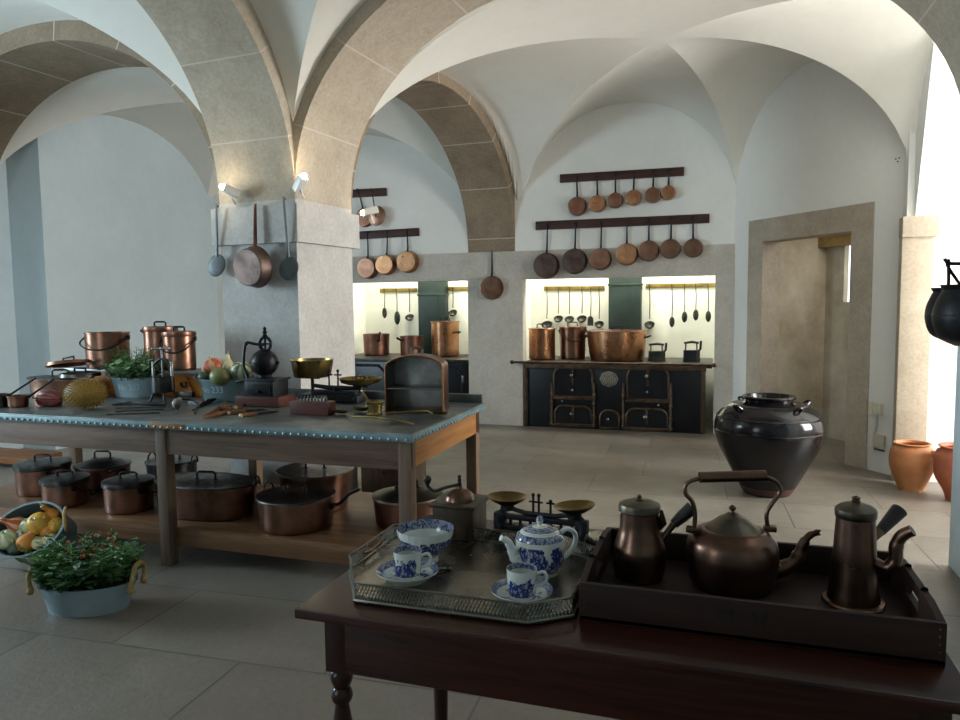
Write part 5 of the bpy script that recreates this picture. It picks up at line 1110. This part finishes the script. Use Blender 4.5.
GQ = [('pale green gourd, leftmost in the tipped tub', -.72, -.1, .062, .9, 'pale', 8, 0, (0, 0, 0)), ('long orange crookneck gourd at the front of the tipped tub', -.16, -.42, .055, 1, 'orange', 0, 1.7, (-.7, .55, .2)),
      ('yellow ribbed gourd at the middle top of the tipped tub', .22, .22, .066, .9, 'yellow', 10, 0, (.4, .1, 0)), ('pale round gourd behind the crookneck in the tipped tub', -.12, .26, .05, .9, 'pale', 6, 0, (0, 0, 0)),
      ('brownish orange gourd at the far left rim of the tipped tub', -.5, .45, .05, .9, 'red', 0, .8, (.4, -.6, 0)), ('small dark green gourd at the front left of the tipped tub', -.5, -.5, .047, .9, 'dark', 8, 0, (0, 0, 0)),
      ('small cream gourd at the front rim of the tipped tub', .18, -.55, .042, .9, 'white', 6, 0, (0, 0, 0)), ('orange round gourd right of centre in the tipped tub', .45, -.15, .045, .9, 'orange', 8, 0, (0, 0, 0)),
      ('yellow-green gourd beside the right rope handle of the tipped tub', .7, .0, .045, .9, 'yellow', 8, 0, (0, .4, 0)), ('green-necked orange gourd at the top right rim of the tipped tub', .62, .5, .042, 1, 'orange', 0, 1.0, (.2, -.4, 0)),
      ('striped green gourd between crookneck and pale gourds in the tipped tub', -.32, .02, .04, .9, 'striped', 6, 0, (0, 0, 0)), ('small cream warted gourd near the right front of the tipped tub', .5, -.5, .04, .9, 'white', 6, 0, (0, 0, 0))]
for lb, u, v, gr, sq, mt, rb, nk, ro in GQ:
    q = MW @ Vector((u * r * .92, v * r * .72 * .95, h * .55 + gr * .85)); gourd(lb, q, gr, sq, mt, rb, nk, (ro[0] + .5, ro[1], ro[2]), 'gourds in the tipped tub')

# ================================================================== THE NEAR TABLE
ZN = .8
t = thing('side_table', 'dark mahogany table with turned legs in the foreground', 'table', (-.245, 1.79, 0)); NO = t.location.copy()
NX0, NX1, NY0, NY1 = -.925, .435, 1.400, 2.185
def nb(a, b, bev=.004): mb = MB(); mb.bb(Vector(a) - NO, Vector(b) - NO, bev); return mb
nb((NX0, NY0, ZN - .024), (NX1, NY1, ZN), .006).build('tabletop', 'mahog', t)
ax0, ax1, ay0, ay1 = NX0 + .05, NX1 - .03, NY0 + .05, NY1 - .05
nb((ax0, ay0, ZN - .165), (ax1, ay0 + .022, ZN - .022), .003).build('front_apron', 'mahog', t); nb((ax0, ay1 - .022, ZN - .165), (ax1, ay1, ZN - .022), .003).build('rear_apron', 'mahog', t)
nb((ax0, ay0, ZN - .165), (ax0 + .022, ay1, ZN - .022), .003).build('end_apron', 'mahog', t); nb((ax1 - .022, ay0, ZN - .165), (ax1, ay1, ZN - .022), .003).build('end_apron', 'mahog', t)
for x, y in ((ax0 + .026, ay0 + .026), (ax1 - .026, ay0 + .026), (ax0 + .026, ay1 - .026), (ax1 - .026, ay1 - .026)):
    mb = MB(); z = ZN - .16; mb.lathe([(1e-4, 0), (.014, 0), (.02, .012), (.016, .05), (.021, .09), (.0265, .36), (.027, .44), (.024, .50), (.0165, .545), (.024, .555), (.0265, .565), (.024, .578), (.018, .586), (.025, .60), (.028, .612), (.0265, .625), (.020, .632), (.026, z), (.026, z + .02), (1e-4, z + .02)], 24, (x - NO.x, y - NO.y, 0)); mb.box((x - NO.x, y - NO.y, ZN - .095), (.054, .054, .145), .003); mb.build('leg', 'mahogz', t)

# ---- silver gallery tray
ex0, ex1, ey0, ey1, cx_, cy_ = -.905, -.302, 1.470, 1.938, .10, .13
oc = [(ex0 + cx_, ey0), (ex1 - cx_ * .85, ey0), (ex1, ey0 + cy_ * .5), (ex1, ey1 - cy_ * .5), (ex1 - cx_, ey1), (ex0 + cx_ * .75, ey1), (ex0, ey1 - cy_ * .3), (ex0, ey0 + cy_ * 1.25)]
tc = Vector((sum(p[0] for p in oc) / 8, sum(p[1] for p in oc) / 8, ZN)); t = thing('gallery_tray', 'eight-sided silver tray with pierced gallery holding the blue and white china', 'tray', tc); oc = [Vector((p[0] - tc.x, p[1] - tc.y)) for p in oc]
mb = MB(); mb.prism([tuple(p) for p in oc], .006, .012); mb.build('plate', 'silver', t)
def loop3(s, z): return [Vector((p.x * s, p.y * s, z)) for p in oc]
mb = MB(); mb.tube(loop3(1.0, .006), .006, 8, closed=True); mb.tube(loop3(.985, .013), .004, 6, closed=True); mb.build('moulding', 'silver', t)
mb = MB(); mb.tube(loop3(1.0, .047), .0035, 6, closed=True); mb.build('top_wire', 'silver', t)
for i in range(8):                                                     # pierced gallery panels: crossing bars; the two end panels carry hand holes
    a, b = oc[i], oc[(i + 1) % 8]; L = (b - a).length; d = (b - a) / L; n = max(6, int(L / .0085)); mb = MB()
    hole = i in (2, 6)
    for j in range(n):
        u0, u1 = j / n * L, (j + 1) / n * L
        if hole and abs((u0 + u1) / 2 - L / 2) < min(.055, L * .3):
            segs = [((u0, .012), (u1, .021)), ((u0, .038), (u1, .047))]
        else: segs = [((u0, .012), (u1, .0295)), ((u1, .012), (u0, .0295)), ((u0, .0295), (u1, .047)), ((u1, .0295), (u0, .047))]
        for (p, q) in segs:
            P = Vector((*(a + d * p[0]), p[1])); Q = Vector((*(a + d * q[0]), q[1])); mb.tube([P, Q], .0011, 4, cap=False)
    if hole:
        w = min(.06, L * .32); m_ = a + d * (L / 2); mb.tube([Vector((*(m_ + d * (w * math.cos(s))), .03 + .010 * math.sin(s))) for s in [2 * pi * k / 20 for k in range(20)]], .0028, 6, closed=True)
    mb.build('gallery_panel', 'silver', t, doubles=0)
ZS_ = ZN + .0125

# ---- china
def loop_handle(a, d, z0, z1, out, rad, m, parent):
    o = Vector((math.cos(a), math.sin(a), 0)); mb = MB()
    mb.tube(spline([o * d + zz * z1, o * (d + out * .7) + zz * (z1 + .004), o * (d + out) + zz * (z1 * .62 + z0 * .38), o * (d + out * .65) + zz * (z0 + (z1 - z0) * .15), o * d + zz * z0], 6), rad, 8); return mb.build('handle', m, parent)
c, r, h = fit(396, 453.5, 568, 530, ZS_); r = .072; hb = .082
c = bk(426, 565, ZS_, .035)
t = thing('tea_bowl', 'blue and white footed china bowl with scalloped rim at the back of the silver tray', 'bowl', c); k = depth(c) / F; r = 28.3 * k; hb = zup(425, 534, c - Vector((0, r, 0)) * .0) - ZS_; hb = .088
mats_b = china('bowl_outside_painting', .024, .066, 9, 10, .3, .66, 34); mats_i = china('bowl_inside_painting', 9, 10, hb * .72, 2, 1.3)
sc_ = lambda a, rr_, z: 1 + (.012 * math.cos(24 * a) if z > hb * .8 else 0)
mb = MB(); mb.lathe([(1e-4, 0), (r * .46, 0), (r * .47, .003), (r * .43, .012), (r * .5, .017), (r * .74, .034), (r * .9, .054), (r * .97, .072), (r * 1.0, hb)], 96, wob=sc_); mb.build('bowl_outside', mats_b, t)
mb = MB(); mb.lathe([(r * 1.0, hb), (r * .985, hb), (r * .95, .07), (r * .87, .052), (r * .7, .034), (r * .45, .022), (1e-4, .02)], 96, wob=sc_); mb.build('bowl_inside', mats_i, t)
def cup_set(cx_, cy_, wpx, label_c, label_s, hand, seed):
    c = bk(cx_, cy_, ZS_, .035); k = depth(c) / F; rs = 31 * k
    s = thing('saucer', label_s, 'saucer', c); ms = china('saucer_painting%d' % seed, -1, .012, .0175, 1, seed * 1.7, .56, 40)
    mb = MB(); mb.lathe([(1e-4, .005), (rs * .5, .004), (rs * .52, 0), (rs * .56, 0), (rs * .6, .005), (rs * .82, .013), (rs, .026), (rs * 1.0, .028)], 56); mb.build('underside', 'crock', s)
    mb = MB(); mb.lathe([(rs * 1.0, .028), (rs * .985, .028), (rs * .8, .0165), (rs * .6, .0085), (1e-4, .008)], 56); mb.build('upper_face', ms, s)
    u = thing('coffee_cup', label_c, 'cup', c + Vector((0, 0, .009))); r = wpx / 2 * k; h = r * 1.91; mc = china('cup_painting%d' % seed, .008, h * .78, 9, 10, seed * 2.1, .58, 26); mi = china('cup_lining%d' % seed, 9, 10, h * .8, 1, seed)
    mb = MB(); mb.lathe([(1e-4, .0), (r * .82, 0), (r * .86, .003), (r * .9, .008), (r * .94, h * .3), (r * .99, h * .8), (r, h)], 48); mb.build('cup_outside', mc, u)
    mb = MB(); mb.lathe([(r, h), (r * .95, h), (r * .93, h * .7), (r * .86, .014), (1e-4, .01)], 48); mb.build('cup_inside', mi, u)
    o = loop_handle(hand, r * .95, h * .35, h * .78, .024, .0042, 'crock', u)
cup_set(408, 586, 28.5, 'blue and white cup on the left saucer in front of the china bowl', 'blue and white saucer at the left of the tray under a cup', .35, 1)
cup_set(522, 607, 30.5, 'blue and white cup on the right saucer in front of the teapot', 'blue and white saucer at the front right of the tray under a cup', .35, 2)
q = at(430, 572, ZS_); t = thing('teaspoon', 'small silver teaspoon lying on the tray between left saucer and china bowl', 'spoon', q); mb = MB(); b = at(448, 570, ZS_) - q; mb.tube([Vector((0, 0, .004)), b * .5 + zz * .006, b * .9 + zz * .004], [.0028, .0024, .004], 8); mb.build('handle', 'silver', t); mb = MB(); mb.ball(b * 1.02 + zz * .004, .008, 10, (1.4, .9, .35)); mb.build('bowl', 'silver', t)
# teapot
c = bk(540, 579, ZS_, .045); k = depth(c) / F; r = 24.2 * k; t = thing('teapot', 'blue and white china teapot with white spout and loop handle on the silver tray', 'teapot', c)
hp = .108; mt = china('teapot_painting', .010, hp * .72, hp * .83, hp * .97, 4.4, .6, 27); flute = lambda a, rr_, z: 1 + .010 * math.cos(36 * a)
mb = MB(); mb.lathe([(1e-4, 0), (r * .78, 0), (r * .8, .004)] + [(max(1e-4, p.x), p.z) for p in spline([(r * .83, 0, hp * .07), (r * .96, 0, hp * .24), (r, 0, hp * .5), (r * 1.0, 0, hp * .74), (r * .95, 0, hp * .9), (r * .74, 0, hp)], 4)] + [(r * .6, hp), (r * .6, hp - .006), (1e-4, hp - .006)], 80, wob=flute); mb.build('body', mt, t)
ml = china('teapot_lid_painting', 9, 10, hp + .004, hp + .0105, 2.2); mb = MB(); mb.lathe([(1e-4, hp + .013), (r * .2, hp + .012), (r * .45, hp + .009), (r * .72, hp + .004), (r * .76, hp + .001), (r * .75, hp - .002), (1e-4, hp - .002)], 48); L = mb.build('lid', ml, t)
mb = MB(); mb.lathe([(.007, hp + .010), (.005, hp + .016), (.009, hp + .023), (.010, hp + .028), (.006, hp + .036), (1e-4, hp + .039)], 16); mb.build('knob', china('teapot_knob_painting', 9, 10, hp + .026, 2, 3.0), L)
W_ = Vector((-rh.x, -rh.y, 0)); A_ = (W_ * .93 + fh * -.36).normalized()     # spout to the left, a little towards us
mb = MB(); mb.tube(spline([A_ * r * .8 + zz * .036, A_ * (r * 1.1) + zz * .048, A_ * (r * 1.26) + zz * .068, A_ * (r * 1.46) + zz * .092, A_ * (r * 1.74) + zz * .102], 6), [.018] * 3 + [.0165] * 5 + [.0135] * 5 + [.0105] * 5 + [.0085] * 4 + [.0075] * 3, 14); mb.build('spout', 'crock', t)
B2_ = -A_; mb = MB(); mb.tube(spline([B2_ * r * .9 + zz * .092, B2_ * r * 1.25 + zz * .102, B2_ * r * 1.62 + zz * .088, B2_ * r * 1.64 + zz * .062, B2_ * r * 1.36 + zz * .038, B2_ * r * .96 + zz * .024], 6), [.0062] * 31, 10, flat=1.3); mb.build('handle', 'crock', t)

# ---- small wooden coffee grinder
qa, qb = at(428, 544, ZN), at(473, 541, ZN); c = (qa + qb) / 2 + Vector((.01, .055, 0)); k = depth(c) / F; w = .125
t = thing('coffee_grinder', 'small wooden box coffee grinder with crank at the back corner of the near table', 'grinder', c, -.02); hz = zup(456, 499, c) - ZN; hz = .104
mb = MB(); mb.box((0, 0, hz / 2), (w, w, hz), .003); mb.build('box', 'grinderwood', t)
mb = MB(); mb.box((0, 0, .005), (w + .022, w + .022, .01), .003); mb.build('foot_board', 'grinderwood', t); mb = MB(); mb.box((0, 0, hz + .004), (w + .018, w + .018, .012), .003); mb.build('top_board', 'grinderwood', t)
mb = MB(); mb.box((0, -w / 2 - .002, hz * .32), (w * .7, .006, hz * .4), .002); d = mb.build('drawer', 'grinderwood', t); mb = MB(); mb.ball((0, -w / 2 - .012, hz * .32), .007, 10); mb.build('knob', 'brassd', d)
mb = MB(); mb.lathe([(w * .36, hz + .01), (w * .35, hz + .016), (w * .31, hz + .028), (w * .2, hz + .039), (.010, hz + .043), (.008, hz + .05), (1e-4, hz + .05)], 32); mb.build('dome', 'bronze', t)
mb = MB(); mb.lathe([(.006, 0), (.007, .01), (.004, .014), (.007, .02), (.004, .026), (.0065, .032), (1e-4, .036)], 14, (0, 0, hz + .048)); mb.build('finial', 'cast', t)
e = Vector((-.088, -.035, hz + .052)); mb = MB(); mb.tube(spline([(0, 0, hz + .055), e * .45 + zz * (hz * .5 + .028), e * .8 + zz * (hz * .15), e], 5), .005, 8, flat=1.6); cr = mb.build('crank', 'cast', t)
mb = MB(); mb.lathe([(.004, -.004), (.006, .004), (.011, .014), (.0125, .022), (.008, .03), (1e-4, .033)], 16, e); mb.build('crank_knob', 'darkhandle', cr)

# ---- kitchen scale on the near table
fl, fr = at(489, 543, ZN), at(592, 556, ZN); c = bk(540.5, 549.5, ZN, .035); ang = math.atan2((fr - fl).y, (fr - fl).x); hl_ = (fr - fl).length / 2
t = thing('balance_scale', 'black iron scale with two oval brass pans behind the blue and white teapot', 'scale', c, ang)
def H(py): return zup(540.5, py, c) - ZN
zb = H(516)
for s in (-1, 1):
    mb = MB(); x = s * hl_
    for q in (-1, 1):
        mb.tube(spline([(x * 1.0, q * .045, .008), (x * .93, q * .035, .014), (x * .80, q * .02, zb * .38), (x * .84, q * .012, zb * .7), (x * .76, 0, zb)], 5), [.010] * 6 + [.0115] * 15, 8)
        mb.box((x * 1.0, q * .045, .006), (.03, .022, .012), .004)
    mb.box((x * .80, 0, zb * .82), (.036, .03, zb * .36), .006); mb.box((x * .82, 0, zb * .45), (.022, .05, .014), .004); mb.build('end_stand', 'cast', t)
mb = MB(); mb.box((0, 0, zb * .5), (hl_ * 1.62, .022, .018), .004); mb.box((0, 0, zb * .86), (hl_ * 1.5, .018, .016), .004)
for i in range(7): mb.tube([(hl_ * (-.6 + .2 * i), 0, zb * .5), (hl_ * (-.6 + .2 * i), 0, zb * .86)], .005, 6)
mb.build('frame', 'cast', t)
mb = MB(); mb.tube([(-hl_ * .74, 0, H(510)), (-hl_ * .3, 0, H(515)), (hl_ * .3, 0, H(515)), (hl_ * .74, 0, H(511))], .007, 8); mb.build('beam', 'cast', t)
for x, top in ((-.14, 497), (-.03, 497), (.2, 502)):
    mb = MB(); mb.tube([(x * hl_, 0, H(518)), (x * hl_, 0, H(top))], .0036, 8); mb.ball((x * hl_, 0, H(top - 1)), .006, 8); mb.tube([(x * hl_ - .012, 0, H(503)), (x * hl_ + .012, 0, H(503))], .003, 6); mb.build('pointer', 'iron', t)
kk = depth(c) / F
for s, py, tl in ((-1, 501, 0.0), (1, 503, -.10)):
    mb = MB(); rr_ = 20.5 * kk; x = s * hl_ * .66; z1 = H(py)
    mb.lathe([(1e-4, -.020), (rr_ * .5, -.018), (rr_ * .85, -.006), (rr_, .002), (rr_ * .98, .004), (rr_ * .82, -.002), (rr_ * .45, -.014), (1e-4, -.016)], 36, sy=.92); mb.xf(Matrix.Translation((x, 0, z1)) @ Matrix.Rotation(tl, 4, 'Y')); mb.build('brass_pan', 'brassd', t)
    mb = MB(); mb.lathe([(.020, -.036), (.020, -.024), (.012, -.019), (1e-4, -.019)], 16, (x, 0, z1)); mb.build('pan_seat', 'cast', t)

# ---- big dark wooden tray
x0, x1, y0, y1, th, ht = -.287, .414, 1.530, 1.945, .014, .084
t = thing('wooden_tray', 'big dark wooden tray with hand holes holding three brown copper pots', 'tray', ((x0 + x1) / 2, (y0 + y1) / 2, ZN)); TO = t.location.copy(); w, d = x1 - x0, y1 - y0
mb = MB(); mb.box((0, 0, .006), (w, d, .012), .002); mb.build('bottom', 'traywood', t)
for s in (-1, 1):
    mb = MB(); mb.box((0, s * (d / 2 - th / 2), ht / 2), (w, th, ht), .003); mb.build('long_side', 'traywood', t)
    mb = MB(); X = s * (w / 2 - th / 2); yw = d / 2 - th                  # end board with a hand hole: four pieces around an opening
    prof = [(-yw, .0), (yw, .0), (yw, ht), (.12, ht + .012), (-.12, ht + .012), (-yw, ht)]; hy, h0, h1 = .055, ht * .50, ht * .82
    quads = [[(-yw, 0), (yw, 0), (yw, h0), (-yw, h0)], [(-yw, h0), (-hy, h0), (-hy, h1), (-yw, h1)], [(hy, h0), (yw, h0), (yw, h1), (hy, h1)], [(-yw, h1), (yw, h1), (yw, ht), (.12, ht + .01), (-.12, ht + .01), (-yw, ht)]]
    for qd in quads:
        n = len(qd); vs = [(X - th / 2, a, b) for a, b in qd] + [(X + th / 2, a, b) for a, b in qd]; mb.add(vs, [tuple(range(n)), tuple(range(2 * n - 1, n - 1, -1))] + [(i, n + i, n + (i + 1) % n, (i + 1) % n) for i in range(n)])
    mb.build('end_board', 'traywood', t)
    for yy in (-.07, .07):
        mb = MB(); mb.tube([(X, yy, ht + .012), (X, yy + .001, ht + .0125)], .008, 8); mb.build('rivet', 'tind', t)
mb = MB()
for s in (-1, 1):
    for j in range(5): mb.ball((s * (w / 2 - .012), -d / 2 - .0005, .012 + j * .015), .0022, 6)
mb.build('brass_pins', 'brassd', t)
vs, fs = text_mesh('H  M', .05, .0006); mb = MB(); mb.add([Vector((v.x - .012, -d / 2 - .0006 - v.z, v.y + .045)) for v in vs], fs); o = mb.build('lettering', 'letterdark', t, smooth=False, doubles=0); o['label'] = 'faint black painted letters'
ZT2 = ZN + .0125

def copper_handle(t, pts, rads, mat='darkhandle', name='handle'):
    mb = MB(); mb.tube(pts, rads, 12); mb.build(name, mat, t)
RD = Vector((rh.x, rh.y, 0))                                            # to the right as seen
# chocolate pot with straight wooden handle
c = bk(639, 584, ZT2, .05); k = depth(c) / F; t = thing('chocolate_pot', 'brown copper pot with narrow neck and straight black handle at the left of the tray', 'pot', c); r = 25.8 * k
def H(py): return zup(637, py, c) - ZT2
mb = MB(); mb.lathe([(1e-4, 0), (r * .86, 0), (r * .93, .003), (r * .92, .008)] + [(p.x, p.z) for p in spline([(r * .93, 0, .01), (r * 1.0, 0, H(562)), (r * .99, 0, H(549)), (r * .86, 0, H(538)), (r * .745, 0, H(527)), (r * .72, 0, H(508))], 5)] + [(r * .68, H(508)), (r * .68, H(527)), (r * .9, H(549)), (r * .85, .014), (1e-4, .012)], 44); mb.build('body', 'bronze', t)
mb = MB(); mb.lathe([(r * .74, H(512)), (r * .79, H(511)), (r * .79, H(506)), (r * .76, H(504)), (r * .5, H(501.5)), (r * .2, H(500.5)), (1e-4, H(500.5))], 40); L = mb.build('lid', 'bronzel', t)
mb = MB(); mb.lathe([(.008, 0), (.01, .002), (.004, .006), (.006, .011), (1e-4, .016)], 14, (0, 0, H(500.8))); mb.build('knob', 'bronze', L)
mb = MB(); P0 = RD * r * .5 + fh * -r * .3; mb.tube([RD * r * .62 + zz * H(534), RD * r * .85 + fh * -.01 + zz * H(522), RD * r * .8 + fh * -.016 + zz * H(509)], [.004, .012, .003], 8, flat=.7); mb.build('pouring_lip', 'bronze', t)
a0 = RD * r * .88 + zz * H(540); a1 = RD * 34 * k + zz * H(525); a2 = RD * 53 * k + zz * H(508)
mb = MB(); mb.tube([a0, a0 * .4 + a1 * .6, a1], [.009, .008, .009], 10); mb.build('handle_socket', 'bronze', t); copper_handle(t, [a1, a1 * .6 + a2 * .4, a2 * .97 + a1 * .03, a2], [.012, .015, .0175, .012])
# kettle
c = bk(731, 598, ZT2, .085); k = depth(c) / F; t = thing('kettle', 'big round brown copper kettle with tall hoop handle in the middle of the tray', 'kettle', c); r = 44 * k
def H(py): return zup(733, py, c) - ZT2
mb = MB(); mb.lathe([(1e-4, 0), (r * .76, 0), (r * .8, .004)] + [(max(1e-4, p.x), p.z) for p in spline([(r * .8, 0, .006), (r * .9, 0, H(582)), (r * .99, 0, H(562)), (r * 1.0, 0, H(550)), (r * .93, 0, H(538)), (r * .72, 0, H(530)), (r * .56, 0, H(528))], 6)] + [(r * .5, H(528)), (1e-4, H(528))], 56); mb.build('body', 'bronze', t)
mb = MB(); mb.lathe([(r * .6, H(531)), (r * .64, H(530)), (r * .61, H(528.5)), (r * .54, H(526.5)), (r * .40, H(522)), (r * .27, H(517)), (r * .22, H(516.5)), (r * .10, H(513)), (1e-4, H(512.5))], 44); L = mb.build('lid', 'bronzel', t)
mb = MB(); mb.lathe([(.005, 0), (.004, .004), (.008, .008), (.009, .012), (.005, .017), (1e-4, .019)], 14, (0, 0, H(513))); mb.build('knob', 'bronze', L)
hl = RD * -38 * k + zz * H(527); hr = RD * 36 * k + zz * H(527); D_ = RD
mb = MB(); mb.tube(spline([hl + zz * -.012, RD * -37 * k + zz * H(515), RD * -40 * k + zz * H(502), RD * -47 * k + zz * H(493), RD * -45 * k + zz * H(483), RD * -32 * k + zz * H(478)], 6), .0052, 10); mb.build('hoop_arm', 'bronze', t); mb = MB(); mb.tube(spline([hr + zz * -.012, RD * 34 * k + zz * H(515), RD * 40 * k + zz * H(503), RD * 46.5 * k + zz * H(494), RD * 44 * k + zz * H(484), RD * 31 * k + zz * H(477)], 6), .0052, 10); mb.build('hoop_arm', 'bronze', t)
for s, p in ((-1, hl), (1, hr)):
    mb = MB(); mb.box(p + zz * -.006 + RD * s * .004, (.03, .022, .014), .004); mb.build('hoop_lug', 'bronze', t)
mb = MB(); mb.tube([RD * -33 * k + zz * H(477.5), RD * 32 * k + zz * H(476.5)], [.0135, .0135], 12); mb.build('grip', 'bronze', t)
mb = MB(); mb.tube(spline([RD * r * .86 + zz * H(572), RD * (r * 1.15) + zz * H(570), RD * (r * 1.45) + zz * H(562), RD * (r * 1.58) + zz * H(548), RD * (r * 1.74) + zz * H(537.5), RD * (r * 1.93) + zz * H(534)], 6), [.022] * 5 + [.020] * 5 + [.0165] * 6 + [.0125] * 6 + [.009] * 5 + [.0075] * 4, 14, flat=.85)
mb.tube([RD * (r * 1.91) + zz * H(534), RD * (r * 1.99) + zz * H(536.5)], [.007, .002], 8); mb.tube([RD * (r * 1.91) + zz * H(533), RD * (r * 2.0) + zz * H(532)], [.006, .002], 8); mb.build('spout', 'bronze', t)
# tall coffee pot
c = bk(851, 611, ZT2, .05); c = c + RD * .004; k = depth(c) / F; t = thing('coffee_pot', 'tall tapering brown copper coffee pot with curled spout at the right of the tray', 'pot', c); r = 29.4 * k
def H(py): return zup(851, py, c) - ZT2
mb = MB(); mb.lathe([(1e-4, 0), (r * .98, 0), (r * 1.0, .003), (r * .95, .007), (r * .82, .008)] + [(p.x, p.z) for p in spline([(r * .82, 0, .01), (r * .74, 0, H(580)), (r * .66, 0, H(548)), (r * .6, 0, H(516))], 4)] + [(r * .55, H(516)), (r * .7, .014), (1e-4, .012)], 44); mb.build('body', 'bronze', t)
mb = MB(); mb.lathe([(r * .61, H(518)), (r * .64, H(517)), (r * .65, H(512)), (r * .64, H(509.5)), (r * .5, H(506)), (r * .2, H(503)), (1e-4, H(502.5))], 40); L = mb.build('lid', 'bronzel', t)
mb = MB(); mb.lathe([(.008, 0), (.010, .002), (.007, .006), (.010, .010), (1e-4, .015)], 14, (.0, 0, H(502.6))); mb.build('knob', 'bronze', L)
S_ = (RD * .78 - fh * .6).normalized(); mb = MB(); mb.tube(spline([S_ * r * .6 + zz * H(559), S_ * r * .98 + zz * H(562), S_ * r * 1.2 + zz * H(554), S_ * r * 1.22 + zz * H(540), S_ * r * 1.36 + zz * H(529), S_ * r * 1.66 + zz * H(522)], 6), [.012] * 6 + [.0155] * 6 + [.0145] * 8 + [.013] * 7 + [.0125] * 4, 12); mb.build('spout', 'bronze', t)
S2 = (RD * .9 + fh * .35).normalized(); a0 = S2 * r * .6 + zz * H(545); a1 = S2 * 34 * k + zz * H(536); a2 = S2 * 61 * k + zz * H(517)
mb = MB(); mb.tube([a0, a1], [.010, .011], 10); mb.build('handle_socket', 'bronze', t); copper_handle(t, [a1, a1 * .5 + a2 * .5, a2 * .96 + a1 * .04, a2], [.012, .0155, .0185, .013])

vs = SC.view_settings; vs.view_transform = 'Standard'; vs.look = 'None'; vs.exposure = 0.12; vs.gamma = 1; vs.use_curve_mapping = False
SC.cycles.use_denoising = True
